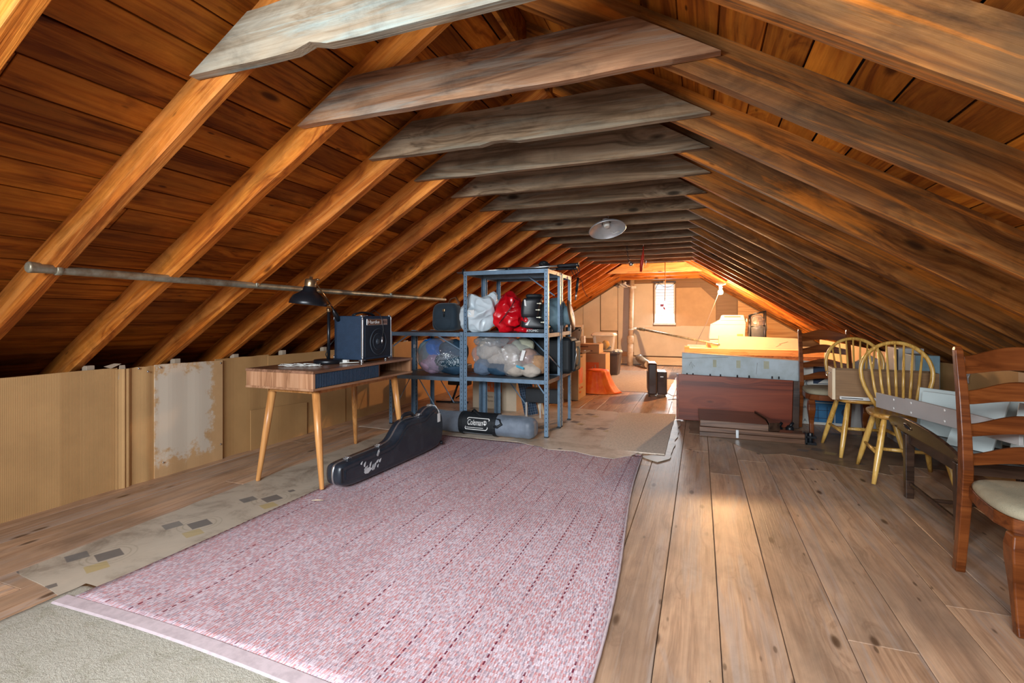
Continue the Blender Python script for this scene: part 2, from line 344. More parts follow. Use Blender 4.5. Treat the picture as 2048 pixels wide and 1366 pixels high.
M['ampgrille'] = plain('amp_grille', (.010, .018, .032), .55, .1, .4, nscale=60, bscale=400, bstr=.8)
M['ampcone'] = plain('speaker_cone', (.035, .045, .06), .5)
M['lampwhite'] = plain('lamp_inner_white', (.75, .78, .80), .4)
M['cordwhite'] = plain('white_cord', (.62, .62, .58), .45)
M['cordblack'] = plain('black_cord', (.012, .012, .012), .5)
M['cordtan'] = plain('orange_cord', (.62, .26, .06), .6)
M['redpaint'] = plain('red_plastic', (.55, .04, .02), .4)
M['pvc'] = plain('painted_vent_pipe', (.62, .50, .38), .5, nscale=9, c2=(.46, .34, .24), bscale=30, bstr=.3)
M['foil'] = plain('foil_duct', (.62, .56, .46), .3, .6, .5, nscale=10, c2=(.40, .32, .22))
M['bagwhite'] = plain('white_plastic_sack', (.60, .69, .74), .32, 0, .5, nscale=4, namt=.05, bscale=12, bstr=.5)
M['bagred'] = plain('red_plastic_bag', (.66, .004, .012), .25, 0, .6, nscale=4, c2=(.42, .002, .008), bscale=14, bstr=.6)
M['navycloth'] = plain('dark_navy_canvas', (.016, .032, .048), .8, sheen=.2, nscale=8, bscale=70, bstr=.3)
M['blackcloth'] = plain('black_nylon', (.008, .011, .014), .6, nscale=8, bscale=90, bstr=.3)
M['greycloth'] = plain('grey_nylon', (.18, .215, .265), .5, sheen=.1, nscale=6, c2=(.11, .135, .17), bscale=9, bstr=.8)
M['leather'] = plain('brown_leather', (.14, .06, .03), .5)
M['tealfab'] = plain('pale_blue_fabric', (.20, .32, .38), .6, nscale=8, bscale=20, bstr=.4)
M['blueclo'] = plain('blue_shopping_bag', (.015, .22, .78), .4, nscale=6, bscale=16, bstr=.5)
M['pinkclo'] = plain('pink_clothes', (.62, .44, .62), .8, nscale=6, bscale=20, bstr=.5)
M['navyclo'] = plain('navy_clothes', (.02, .06, .11), .75, nscale=6, bscale=20, bstr=.5)
M['patclo'] = None
m, nt, b = nm('dotted_clothes'); v, raw = coords(nt, (1, 1, 1)); vo = nt.nodes.new('ShaderNodeTexVoronoi'); vo.inputs['Scale'].default_value = 75; vo.inputs['Randomness'].default_value = .3; nt.links.new(v, vo.inputs['Vector'])
r = ramp(nt, [(.28, (.70, .80, .88)), (.36, (.015, .05, .08))], vo.outputs['Distance']); nt.links.new(r.outputs[0], b.inputs['Base Color']); M['patclo'] = m
M['beigeknit'] = plain('beige_knitwear', (.52, .45, .38), .9, nscale=10, namt=.15, bscale=26, bstr=.7)
M['greyknit'] = plain('blue_grey_knitwear', (.13, .18, .26), .9, nscale=10, bscale=26, bstr=.7)
M['tanfluff'] = plain('tan_fleece', (.44, .25, .13), .95, nscale=30, bscale=70, bstr=1)
M['greenish'] = plain('pale_green_cloth', (.46, .46, .34), .85, nscale=8, bscale=18, bstr=.6)
M['film'] = glassy('clear_plastic_film', (.95, .97, 1), .30, .08)
M['filmheavy'] = glassy('cloudy_plastic_film', (.93, .92, .90), .55, .15)
M['tubplastic'] = glassy('clear_tub_plastic', (.96, .92, .86), .5, .25)
M['bluepaper'] = plain('blue_tag', (.02, .30, .46), .5)
M['cream'] = plain('cream_foam_board', (.66, .57, .45), .7, nscale=3, namt=.06)
M['creambox'] = plain('cream_box_board', (.50, .43, .32), .7, nscale=3, namt=.06)
M['cream2'] = plain('cream_wall_board', (.70, .58, .43), .7, nscale=3, namt=.08)
M['printer'] = plain('ivory_plastic', (.50, .47, .39), .4, 0, .4, namt=.03)
M['greyslot'] = plain('grey_slot', (.10, .09, .07), .5)
M['boardblue'] = plain('grey_blue_foam_board', (.50, .58, .62), .6, nscale=5, c2=(.40, .46, .47), bscale=14, bstr=.3)
M['boardwhite'] = plain('white_foam_board', (.60, .60, .55), .6, nscale=4, namt=.08)
M['boardedge'] = plain('pink_foam_edge', (.70, .42, .28), .6)
M['printblue'] = plain('printed_blue', (.02, .10, .22), .6, nscale=5, c2=(.03, .15, .30))
M['printnavy'] = plain('printed_navy', (.015, .03, .07), .6)
M['orangeprint'] = plain('orange_print', (.72, .15, .03), .6)
M['brownprint'] = plain('brown_print', (.16, .09, .05), .7)
M['orangemesh'] = plain('orange_netting', (.95, .18, .012), .55, nscale=8, c2=(.85, .09, .006), bscale=80, bstr=.8)
M['bin'] = plain('dark_grey_bin', (.075, .06, .058), .4)
M['lidwhite'] = plain('white_lid', (.72, .70, .66), .35)
M['yellowbag'] = plain('yellow_bag', (.72, .42, .03), .5, nscale=6, bscale=16, bstr=.5)
M['brownplastic'] = plain('dark_brown_gloss_plastic', (.040, .016, .010), .2, 0, .6, coat=.4)
M['seatfab'] = plain('beige_seat_fabric', (.36, .32, .22), .9, spec=.15, nscale=12, namt=.1, bscale=260, bstr=.7)
M['greypanel'] = plain('grey_laminate', (.42, .40, .385), .35, 0, .4, namt=.04)
M['whitepanel'] = plain('white_laminate', (.60, .68, .67), .35, 0, .4, namt=.04)
M['screw'] = plain('screw_cap', (.85, .84, .80), .3)
M['pinkboard'] = plain('mauve_board', (.42, .28, .23), .6, nscale=4)
M['stripe'] = plain('grey_box_print', (.44, .42, .40), .6)
M['solar'] = plain('dark_blue_grid_panel', (.012, .030, .065), .35, 0, .5)
M['gridline'] = plain('pale_grid_line', (.20, .26, .32), .5)
M['rugpink'] = plain('pink_tray', (.5, .3, .3), .5)
M['paintfloor'] = plain('grey_green_painted_floor', (.30, .34, .29), .5, nscale=3, c2=(.26, .20, .14))
M['bulbglass'] = plain('lit_bulb', (1, .9, .7), .3, emit=(1.0, .56, .25), es=3500)
M['porcelain'] = plain('porcelain_socket', (.75, .72, .65), .3)
M['windowwhite'] = plain('louver_white', (.85, .87, .88), .5)
M['alu'] = plain('spun_aluminium', (.62, .64, .65), .38, .6, .5)
M['pinkwood'] = M['lumber']
m, nt, b = nm('window_glass'); nt.nodes.remove(b)
out = [n for n in nt.nodes if n.type == 'OUTPUT_MATERIAL'][0]
g = nt.nodes.new('ShaderNodeBsdfTransparent'); gg = nt.nodes.new('ShaderNodeBsdfGlossy'); gg.inputs['Roughness'].default_value = .03
mx = nt.nodes.new('ShaderNodeMixShader'); mx.inputs[0].default_value = .06
nt.links.new(g.outputs[0], mx.inputs[1]); nt.links.new(gg.outputs[0], mx.inputs[2]); nt.links.new(mx.outputs[0], out.inputs[0]); M['glass'] = m
# perforated shelf posts get real dark slots via geometry

# ------------------------------------------------------------------ geometry helpers
class MB:
    def __init__(s): s.bm = bmesh.new(); s.rnd = s.bm.faces.layers.float.new('rnd'); s.cur = 0.0
    def _new(s, verts, faces, smooth=False):
        vs_ = [s.bm.verts.new(v) for v in verts]; out = []
        for f in faces:
            try: fc = s.bm.faces.new([vs_[i] for i in f])
            except ValueError: continue
            fc.smooth = smooth; fc[s.rnd] = s.cur; out.append(fc)
        return vs_, out
    def box(s, x0, x1, y0, y1, z0, z1, mat=None):
        P = [(x0, y0, z0), (x1, y0, z0), (x1, y1, z0), (x0, y1, z0), (x0, y0, z1), (x1, y0, z1), (x1, y1, z1), (x0, y1, z1)]
        if mat is not None: P = [mat @ Vector(p) for p in P]
        s._new(P, [(0, 3, 2, 1), (4, 5, 6, 7), (0, 1, 5, 4), (1, 2, 6, 5), (2, 3, 7, 6), (3, 0, 4, 7)]); return s
    def hexa(s, P):   # 8 corners, bottom ring then top ring
        s._new(P, [(0, 3, 2, 1), (4, 5, 6, 7), (0, 1, 5, 4), (1, 2, 6, 5), (2, 3, 7, 6), (3, 0, 4, 7)]); return s
    def tube(s, pts, rad, n=12, caps=True, smooth=True, flat=None):
        pts = [Vector(p) for p in pts]; m_ = len(pts)
        rads = rad if isinstance(rad, (list, tuple)) else [rad]*m_
        rings = []; up = None
        for i, p in enumerate(pts):
            t = (pts[min(i+1, m_-1)]-pts[max(i-1, 0)])
            t = t.normalized() if t.length > 1e-9 else Vector((0, 0, 1))
            if up is None:
                a = Vector((0, 0, 1)) if abs(t.z) < .9 else Vector((1, 0, 0)); up = (a-t*a.dot(t)).normalized()
            else: up = (up-t*up.dot(t)).normalized()
            sd = t.cross(up)
            fl = flat or 1.0
            rings.append([p+(up*math.cos(2*PI*k/n)+sd*math.sin(2*PI*k/n)*fl)*rads[i] for k in range(n)])
        vs_ = [s.bm.verts.new(v) for r in rings for v in r]
        for i in range(m_-1):
            for k in range(n):
                f = s.bm.faces.new((vs_[i*n+k], vs_[i*n+(k+1) % n], vs_[(i+1)*n+(k+1) % n], vs_[(i+1)*n+k])); f.smooth = smooth; f[s.rnd] = s.cur
        if caps:
            for r in (vs_[:n][::-1], vs_[-n:]):
                f = s.bm.faces.new(r); f[s.rnd] = s.cur
        return s
    def lathe(s, prof, c=(0, 0, 0), n=32, axis=None, smooth=True, close=False):
        c = Vector(c); q = Vector((0, 0, 1)).rotation_difference(Vector(axis).normalized()) if axis else None
        rings = []
        for r, z in prof:
            row = []
            for k in range(n):
                v = Vector((max(r, 1e-4)*math.cos(2*PI*k/n), max(r, 1e-4)*math.sin(2*PI*k/n), z))
                if q: v = q @ v
                row.append(s.bm.verts.new(c+v))
            rings.append(row)
        for i in range(len(rings)-1):
            for k in range(n):
                f = s.bm.faces.new((rings[i][k], rings[i][(k+1) % n], rings[i+1][(k+1) % n], rings[i+1][k])); f.smooth = smooth; f[s.rnd] = s.cur
        if not close:
            for r_, (rad_, z_) in ((rings[0][::-1], prof[0]), (rings[-1], prof[-1])):
                if rad_ > 1e-3: f = s.bm.faces.new(r_); f[s.rnd] = s.cur
        return s
    def prism(s, poly, h0, h1, to=None, smooth=False):
        """polygon (u,v) extruded along w from h0 to h1; to maps (u,v,w) to xyz"""
        to = to or (lambda u, v, w: (u, v, w)); n = len(poly)
        a = [s.bm.verts.new(to(u, v, h0)) for u, v in poly]; b_ = [s.bm.verts.new(to(u, v, h1)) for u, v in poly]
        for k in range(n):
            f = s.bm.faces.new((a[k], a[(k+1) % n], b_[(k+1) % n], b_[k])); f.smooth = smooth; f[s.rnd] = s.cur
        for r in (a[::-1], b_):
            f = s.bm.faces.new(r); f[s.rnd] = s.cur
        return s
    def sweep(s, sections, smooth=False):
        """list of same-length point rings, capped"""
        n = len(sections[0]); vs_ = [[s.bm.verts.new(p) for p in r] for r in sections]
        for i in range(len(vs_)-1):
            for k in range(n):
                f = s.bm.faces.new((vs_[i][k], vs_[i][(k+1) % n], vs_[i+1][(k+1) % n], vs_[i+1][k])); f.smooth = smooth; f[s.rnd] = s.cur
        for r in (vs_[0][::-1], vs_[-1]):
            f = s.bm.faces.new(r); f[s.rnd] = s.cur
        return s
    def blob(s, c, r, sub=4, amp=.12, freq=3, seed=0, zflat=None, shape=None, ridge=False):
        t = bmesh.new(); bmesh.ops.create_icosphere(t, subdivisions=sub, radius=1)
        c = Vector(c); so = Vector((seed*7.13, seed*3.7, seed*1.9)); mp = {}
        for v in t.verts:
            d = v.co.normalized(); q = Vector((d.x*r[0], d.y*r[1], d.z*r[2]))
            nz = noise.fractal(q*freq+so, .8, 2.1, 4)
            if ridge: nz = .42-1.5*abs(noise.noise(q*freq+so))-.55*abs(noise.noise(q*freq*2.1+so*2))
            q = q*(1+amp*nz)
            if shape: q = Vector(shape(q))
            if zflat is not None and q.z < zflat: q.z = zflat+(q.z-zflat)*.08
            mp[v] = s.bm.verts.new(c+q)
        for f in t.faces:
            g_ = s.bm.faces.new([mp[v] for v in f.verts]); g_.smooth = True; g_[s.rnd] = s.cur
        t.free(); return s
    def build(s, name, mat, parent=None, bevel=0, seg=2, smooth_angle=None, sub=0):
        me = bpy.data.meshes.new(name)
        bmesh.ops.recalc_face_normals(s.bm, faces=s.bm.faces[:])
        s.bm.to_mesh(me); s.bm.free()
        me.materials.append(M[mat] if isinstance(mat, str) else mat)
        o = bpy.data.objects.new(name, me); col.objects.link(o)
        if parent is not None:
            o.parent = parent
            if root_of(parent).name in WORLD:
                me.transform(chain(parent).inverted())
        if bevel:
            md = o.modifiers.new('bevel', 'BEVEL'); md.width = bevel; md.segments = seg; md.limit_method = 'ANGLE'; md.angle_limit = R(40)
        if sub:
            md = o.modifiers.new('subdivision', 'SUBSURF'); md.levels = sub; md.render_levels = sub
        return o
WORLD = set()
def root_of(o):
    while o.parent: o = o.parent
    return o
def chain(o):
    m_ = o.matrix_basis.copy()
    while o.parent: o = o.parent; m_ = o.matrix_basis @ m_
    return m_
def tag(o, label, cat, group=None, kind=None):
    if label: o['label'] = label
    if cat: o['category'] = cat
    if group: o['group'] = group
    if kind: o['kind'] = kind
    return o
def thing(name, label, cat, loc=(0, 0, 0), rz=0, group=None, local=False):
    o = bpy.data.objects.new(name, None); o.empty_display_size = .1; col.objects.link(o)
    o.location = loc; o.rotation_euler = (0, 0, rz)
    if not local: WORLD.add(o.name)
    return tag(o, label, cat, group)
def struct(name, mb, mat, **kw):
    o = mb.build(name, mat, **kw); o['kind'] = 'structure'; return o
def solo(name, mb, mat, label, cat, group=None, **kw):
    """one-mesh thing: origin moved to the middle of its base"""
    o = mb.build(name, mat, **kw)
    cs = [v.co for v in o.data.vertices]
    c = Vector(((min(v.x for v in cs)+max(v.x for v in cs))/2, (min(v.y for v in cs)+max(v.y for v in cs))/2, min(v.z for v in cs)))
    o.data.transform(Matrix.Translation(-c)); o.location = c
    return tag(o, label, cat, group)
def dup(root, loc, rz, label, group=None):
    r = root.copy(); col.objects.link(r); r.location = loc; r.rotation_euler = (0, 0, rz); r['label'] = label
    if group: r['group'] = group
    for ch in list(root.children):
        c_ = ch.copy(); col.objects.link(c_); c_.parent = r
        for g_ in ch.children:
            d_ = g_.copy(); col.objects.link(d_); d_.parent = c_
    return r
def lettering(txt, size, mat, parent, origin, xdir, updir, depth=.001, name='lettering', shear=0, squeeze=1.0, label=None):
    cu = bpy.data.curves.new('t', 'FONT'); cu.body = txt; cu.size = size; cu.extrude = depth; cu.shear = shear
    cu.align_x = 'LEFT'; cu.resolution_u = 3
    t = bpy.data.objects.new('t', cu); col.objects.link(t)
    bpy.context.view_layer.update()
    me = bpy.data.meshes.new_from_object(t.evaluated_get(bpy.context.evaluated_depsgraph_get()))
    bpy.data.objects.remove(t)
    x = Vector(xdir).normalized(); z = x.cross(Vector(updir)).normalized(); y = z.cross(x)
    mt = Matrix((x, y, z)).transposed().to_4x4(); mt.translation = Vector(origin)
    me.transform(mt @ Matrix.Diagonal((squeeze, 1, 1, 1)))
    me.materials.clear(); me.materials.append(M[mat])
    o = bpy.data.objects.new(name, me); col.objects.link(o); o.parent = parent
    if root_of(parent).name in WORLD: me.transform(chain(parent).inverted())
    if label: o['label'] = label
    return o

ORD = ['nearest', 'second', 'third', 'fourth', 'fifth', 'sixth', 'seventh', 'eighth', 'ninth', 'tenth', 'eleventh', 'twelfth', 'thirteenth', 'fourteenth', 'fifteenth', 'sixteenth', 'seventeenth', 'eighteenth', 'nineteenth', 'twentieth', 'twenty-first', 'twenty-second']

# ------------------------------------------------------------------ floor
XC = -0.84           # ridge line
SL = 0.615           # roof slope
TOPZ, BOTZ = 2.62, 2.45
def roof_top(x): return TOPZ-SL*abs(x-XC)
def roof_bot(x): return BOTZ-SL*abs(x-XC)
YB = 11.6
mb = MB()
x = -5.2
while x < 3.6:
    w = .2025
    y = -1.7-random.random()*2
    while y < YB:
        L = random.uniform(2.4, 4.2); mb.cur = random.random()
        g = .0013
        y1 = min(y+L, YB)
        if y1 > -1.7: mb.box(x+g, x+w-g, max(y, -1.7)+.001, y1-.001, -.025, 0)
        y += L
    x += w
struct('floor', mb, 'floor', bevel=.0018, seg=1)
mb = MB(); mb.box(-5.2, 3.6, -1.7, YB, -.06, -.026); struct('trim_1', mb, 'felt')

# ------------------------------------------------------------------ roof sheathing (both slopes), felt above it
def slope_pt(side, s_, off):     # s_ = distance down the slope, off = height above the rafters' top edge
    c_ = math.cos(math.atan(SL)); sn_ = math.sin(math.atan(SL))
    return (XC+side*(s_*c_+off*sn_), TOPZ-s_*sn_+off*c_)
def slab(mb, side, s0, s1, o0, o1, y0, y1):
    a = slope_pt(side, s0, o0); b_ = slope_pt(side, s1, o0); c_ = slope_pt(side, s1, o1); d = slope_pt(side, s0, o1)
    mb.hexa([(a[0], y0, a[1]), (b_[0], y0, b_[1]), (b_[0], y1, b_[1]), (a[0], y1, a[1]), (d[0], y0, d[1]), (c_[0], y0, c_[1]), (c_[0], y1, c_[1]), (d[0], y1, d[1])])
LEN = 4.95
rafter_ys = [.74, 1.32, 1.83, 2.37, 2.85, 3.34, 3.86, 4.36, 4.84, 5.34, 5.82, 6.24, 6.74, 7.29, 7.79, 8.34, 8.84, 9.35, 9.85, 10.36, 10.86, 11.35]
def sheathing(side):
    """boards modelled flat in local X (along the attic) so the grain runs with them"""
    mb = MB(); s_ = 0.0
    ang = math.atan(SL)
    while s_ < LEN:
        w = random.uniform(.138, .168); y = -1.7
        while y < YB:
            L = random.choice([2.0, 2.5, 3.0, 3.5, 4.0])*1.02+random.random()*.2; mb.cur = random.random()
            y1 = min(y+L, YB)
            g = random.uniform(.0018, .0045)
            # local: X = along attic, Y = down slope, Z = up from slope
            mb.box(y+.002, y1-.002, s_+g, min(s_+w, LEN)-g, 0, .02)
            y = y1
        s_ += w
    o = mb.build('ceiling', 'sheath', bevel=.002, seg=1)
    xdir = Vector((0, 1, 0)); ydir = Vector((side*math.cos(ang), 0, -math.sin(ang))); zdir = xdir.cross(ydir)
    if zdir.z < 0: zdir = -zdir
    o.matrix_world = Matrix(((xdir.x, ydir.x, zdir.x, XC), (xdir.y, ydir.y, zdir.y, 0), (xdir.z, ydir.z, zdir.z, TOPZ), (0, 0, 0, 1)))
    o['kind'] = 'structure'
    mb = MB(); slab(mb, side, 0, LEN, .0215, .05, -1.7, YB); f_ = struct('trim_2' if side < 0 else 'trim_3', mb, 'felt')
sheathing(-1); sheathing(1)

# ------------------------------------------------------------------ rafters
def timber(name, p0, p1, depth, thick, mat, label, cat, group, y, wob=.004, endcuts=None):
    """a beam between p0 and p1 (x,z top-edge points) lying in the plane y..y+thick, depth measured downwards"""
    p0, p1 = Vector((p0[0], 0, p0[1])), Vector((p1[0], 0, p1[1]))
    L = (p1-p0).length; d = (p1-p0).normalized(); nrm = Vector((d.z, 0, -d.x))
    if nrm.z > 0: nrm = -nrm
    mb = MB(); n = max(8, int(L/.09)); secs = []
    sd = random.random()*100
    for i in range(n+1):
        t = L*i/n
        e0 = e1 = 0
        if endcuts:
            e0 = endcuts*depth if i == 0 else 0
            e1 = -endcuts*depth if i == n else 0
        w = noise.noise(Vector((t*2.3+sd, 0, 0)))*wob; w2 = noise.noise(Vector((t*1.7+sd, 5, 0)))*wob*1.2
        r_ = .006
        top0, bot0 = 0, depth+w2
        pts = []
        for (yy, zz) in ((0, top0), (0, bot0-r_), (r_*.7, bot0), (thick-r_*.7, bot0), (thick, bot0-r_), (thick, top0)):
            sh = SL*zz if i == 0 else 0
            pts.append((t+sh, -zz, yy+w))
        secs.append([Vector(q) for q in pts])
    mb.sweep(secs)
    # hammered smooth arrises
    o = mb.build(name, mat)
    # local X = along beam, local Y = up (normal to beam), local Z = world +Y
    up = -nrm
    o.matrix_world = Matrix(((d.x, up.x, 0, p0.x), (0, 0, 1, y), (d.z, up.z, 0, p0.z), (0, 0, 0, 1)))
    if o.matrix_world.determinant() < 0:
        o.matrix_world = Matrix(((d.x, up.x, 0, p0.x), (0, 0, -1, y+thick), (d.z, up.z, 0, p0.z), (0, 0, 0, 1)))
    return tag(o, label, cat, group)
PD = .17*math.cos(math.atan(SL))     # rafter depth square to the slope
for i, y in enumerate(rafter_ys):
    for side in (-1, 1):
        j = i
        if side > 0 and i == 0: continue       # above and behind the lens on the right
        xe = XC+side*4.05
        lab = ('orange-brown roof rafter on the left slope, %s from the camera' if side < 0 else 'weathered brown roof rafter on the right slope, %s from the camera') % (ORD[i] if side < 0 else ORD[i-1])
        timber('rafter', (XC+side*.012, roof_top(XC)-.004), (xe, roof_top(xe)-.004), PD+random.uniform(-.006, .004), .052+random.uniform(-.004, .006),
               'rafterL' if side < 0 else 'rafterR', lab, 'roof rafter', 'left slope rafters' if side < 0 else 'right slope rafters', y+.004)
mb = MB(); mb.box(XC-.0105, XC+.0105, -1.7, YB, 2.43, 2.605); struct('trim_4', mb, 'sheath')
mb = MB(); mb.prism([(XC-.12, 2.585), (XC, 2.66), (XC+.12, 2.585), (XC, 2.72)], -1.7, YB, lambda u, v, w: (u, w, v)); struct('trim_6', mb, 'felt')

# ------------------------------------------------------------------ collar ties
tie_ys = [1.28, 1.79, 2.33, 2.81, 3.30, 3.82, 4.32, 4.80, 5.30, 5.78, 6.20, 6.70, 7.25, 7.75, 8.30]
tie_desc = ['pale whitewashed collar tie with water streaks, nearest to the camera', 'reddish brown collar tie with chalky smears, second from the camera', 'grey-brown collar tie with a notch in its lower edge, third from the camera']
for i, y in enumerate(tie_ys):
    jl, jr = random.uniform(-.02, .02), random.uniform(-.03, .03)
    zb = 2.0+random.uniform(-.008, .004)
    if i == 0: xr = .07
    else: xr = .075+jr-.001*i
    xl = -1.77+jl
    lab = tie_desc[i] if i < 3 else 'grey-brown collar tie spanning the roof, %s from the camera' % ORD[i]
    mb = MB(); n = 26; secs = []; sd = random.random()*50
    dz = .178
    for k in range(n+1):
        f = k/n
        xb = xl+(xr-xl)*f
        xt = (xl+.29)+((xr-.29)-(xl+.29))*f
        wv = noise.noise(Vector((f*7+sd, 0, 0)))*.005; wt = noise.noise(Vector((f*6+sd, 9, 0)))*.006
        if i == 0 and 0.27 < f < .33: wv += .018
        if i == 2 and .42 < f < .47: wv += .014
        sag = -.008*math.sin(PI*f)
        secs.append([Vector(p) for p in ((xb, 0, zb+wv+sag), (xb, .038, zb+wv+sag), (xt, .038, zb+dz+wt), (xt, 0, zb+dz+wt))])
    mb.sweep(secs)
    o = mb.build('collar_tie', 'tiepale' if i == 0 else 'tiebrown' if i == 1 else 'tie')
    o.data.transform(Matrix.Translation((-(xl+xr)/2, 0, -zb))); o.location = ((xl+xr)/2, y, zb)
    tag(o, lab, 'collar tie', 'collar ties')
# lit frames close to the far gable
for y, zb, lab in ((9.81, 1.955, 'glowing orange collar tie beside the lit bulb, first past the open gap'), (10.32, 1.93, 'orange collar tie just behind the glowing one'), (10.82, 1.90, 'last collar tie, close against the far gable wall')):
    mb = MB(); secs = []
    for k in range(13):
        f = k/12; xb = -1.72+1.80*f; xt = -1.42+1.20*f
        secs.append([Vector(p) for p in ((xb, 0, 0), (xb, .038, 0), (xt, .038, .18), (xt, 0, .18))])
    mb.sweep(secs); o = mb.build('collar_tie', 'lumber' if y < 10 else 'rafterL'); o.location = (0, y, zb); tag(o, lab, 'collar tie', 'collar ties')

# ------------------------------------------------------------------ far gable wall with its window
def gable(mb, x0, x1, z0, y0, y1, ztop=None):
    """vertical slice of the gable between x0 and x1 from z0 up to the roof (or ztop)"""
    zt = lambda x: min(roof_top(x)+.01, ztop) if ztop else roof_top(x)+.01
    xs = [x0]+([XC] if x0 < XC < x1 and not ztop else [])+[x1]
    poly = [(x0, z0), (x1, z0)]+[(x, zt(x)) for x in reversed(xs)]
    mb.prism(poly, y0, y1, lambda u, v, w: (u, w, v))
mb = MB()
W0, W1, WZ0, WZ1 = -.965, -.525, .955, 1.86
xs = [-5.0, -4.2, -3.4, -2.6, -2.2, -1.8, -1.4, W0]
for a, b_ in zip(xs, xs[1:]): mb.cur = random.random(); gable(mb, a, b_, 0, YB, YB+.1)
mb.box(W0, W1, YB, YB+.1, 0, WZ0); gable(mb, W0, XC, WZ1, YB, YB+.1); gable(mb, XC, W1, WZ1, YB, YB+.1)
xs = [W1, 0, .4, .8, 1.2, 1.6, 2.4, 3.3]
for a, b_ in zip(xs, xs[1:]): mb.cur = random.random(); gable(mb, a, b_, 0, YB, YB+.1)
struct('wall_back', mb, 'brownwood')
mb = MB()
fw = .028
mb.box(W0, W0+fw, YB-.02, YB+.1, WZ0, WZ1); mb.box(W1-fw, W1, YB-.02, YB+.1, WZ0, WZ1)
mb.box(W0, W1, YB-.02, YB+.1, WZ1-fw, WZ1); mb.box(W0-.02, W1+.02, YB-.045, YB+.1, WZ0-.035, WZ0+.01)
win = struct('window_1', mb, 'windowwhite', bevel=.003)
mb = MB(); mb.box(W0+fw, W1-fw, YB+.03, YB+.034, WZ0+.01, WZ1-fw); mb.build('pane', 'glass', win)
mb = MB()
for k in range(13):
    z = WZ0+.03+k*.066
    mb.hexa([(W0+fw, YB+.05, z), (W1-fw, YB+.05, z), (W1-fw, YB+.056, z), (W0+fw, YB+.056, z), (W0+fw, YB+.058, z+.014), (W1-fw, YB+.058, z+.014), (W1-fw, YB+.064, z+.014), (W0+fw, YB+.064, z+.014)])
mb.build('louver', 'windowwhite', win)
# boards and panels fixed over the gable
def wallpanel(name, poly, mat, label, t=.02, d=0, cat='wall panel', group=None):
    mb = MB(); mb.prism(poly, YB-.002-d-t, YB-.002-d, lambda u, v, w: (u, w, v))
    return solo(name, mb, mat, label, cat, group, bevel=.002, seg=1)
def rb(x): return roof_bot(x)-.01
wallpanel('insulation_sheet', [(-2.18, .78), (-1.79, .78), (-1.79, rb(-1.79)), (-2.18, rb(-2.18))], 'cream2', 'cream foam panel on the gable between the left slope and the tall grey shadow', d=.01)
wallpanel('insulation_sheet', [(-2.6, .60), (-2.2, .60), (-2.2, rb(-2.2)), (-2.6, rb(-2.6))], 'cream', 'cream foam panel low under the left slope, raised on a dark lower edge', d=.014)
wallpanel('insulation_sheet', [(-3.5, .30), (-2.61, .30), (-2.61, rb(-2.61)), (-3.5, rb(-3.5))], 'cream2', 'cream foam panel at the far left corner of the gable', d=.008)
wallpanel('insulation_sheet', [(-1.78, .30), (-1.0, .30), (-1.0, 1.86), (-1.69, 1.86), (-1.78, 1.82)], 'cream', 'tall cream foam panel behind the white vent pipe', d=.006)
wallpanel('insulation_sheet', [(-2.3, .05), (-1.8, .05), (-1.8, .76), (-2.3, .76)], 'cream2', 'small cream foam panel low behind the storage tub', d=.004)
wallpanel('insulation_sheet', [(-1.42, .22), (.36, .22), (.36, .90), (-.40, .90), (-.40, .89), (-1.42, .89)], 'cream', 'wide cream foam panel under the window', d=.022)
wallpanel('cardboard_sheet', [(-.50, .50), (.32, .50), (.32, 1.45), (.02, 1.75), (-.50, 1.75)], 'cardtan', 'big tan cardboard sheet covering the gable right of the window', d=.004)
wallpanel('plywood_sheet', [(.34, .62), (.74, .62), (.74, rb(.74)), (.34, rb(.34))], 'brownwood', 'brown plywood sheet on the gable behind the bulb', d=.006)
wallpanel('plywood_sheet', [(.76, .3), (1.9, .3), (1.9, rb(1.9)), (.76, rb(.76))], 'lumber', 'brown plank panel on the gable above the bagged frame', d=.003)
mb = MB(); mb.box(-2.3, .9, YB-.05, YB-.028, .02, .19); o = struct('baseboard_back', mb, 'palepine', bevel=.003)
mb = MB(); mb.box(-1.9, -1.43, YB-.045, YB-.02, .19, .30); solo('timber_block', mb, 'lumber', 'short brown timber at the foot of the gable, left of the vent pipe', 'timber')
mb = MB(); mb.box(-1.66, .25, YB-.05, YB-.026, 1.865, 1.95); struct('trim_5', mb, 'brownwood')
# front gable behind the camera, left open in the middle to let fill light in
mb = MB()
for a, b_ in ((-5.0, -2.9), (1.3, 3.3)): gable(mb, a, b_, 0, -1.8, -1.7)
struct('wall_front', mb, 'brownwood')

# vent pipe
t = thing('vent_pipe', 'cream vertical vent pipe standing against the far gable wall', 'pipe', (-1.475, 11.36, 0))
mb = MB(); mb.tube([(-1.475, 11.36, .0), (-1.48, 11.36, .25), (-1.47, 11.36, .55)], [.062, .068, .064], 20); mb.tube([(-1.47, 11.36, .50), (-1.455, 11.36, 1.2), (-1.435, 11.36, 1.93)], .055, 20); mb.build('pipe', 'pvc', t)
mb = MB(); mb.lathe([(.062, 0), (.078, .01), (.078, .15), (.070, .17), (.062, .18)], (-1.47, 11.36, .50), 20); mb.build('collar', 'pvc', t)
mb = MB(); mb.lathe([(.058, 0), (.064, .004), (.064, .03), (.058, .034)], (-1.455, 11.36, .80), 20); mb.tube([(-1.455, 11.36, .83), (-1.33, 11.36, .835)], .028, 12); mb.build('branch_fitting', 'lidwhite', t)
t = thing('drain_pipe', 'long dark pipe sloping from the vent pipe down to the right', 'pipe', (-1.3, 11.3, .7))
mb = MB(); mb.tube([(-1.34, 11.36, .84), (-1.2, 11.3, .825), (.30, 9.05, .63)], .022, 12); mb.build('pipe', 'galv', t)
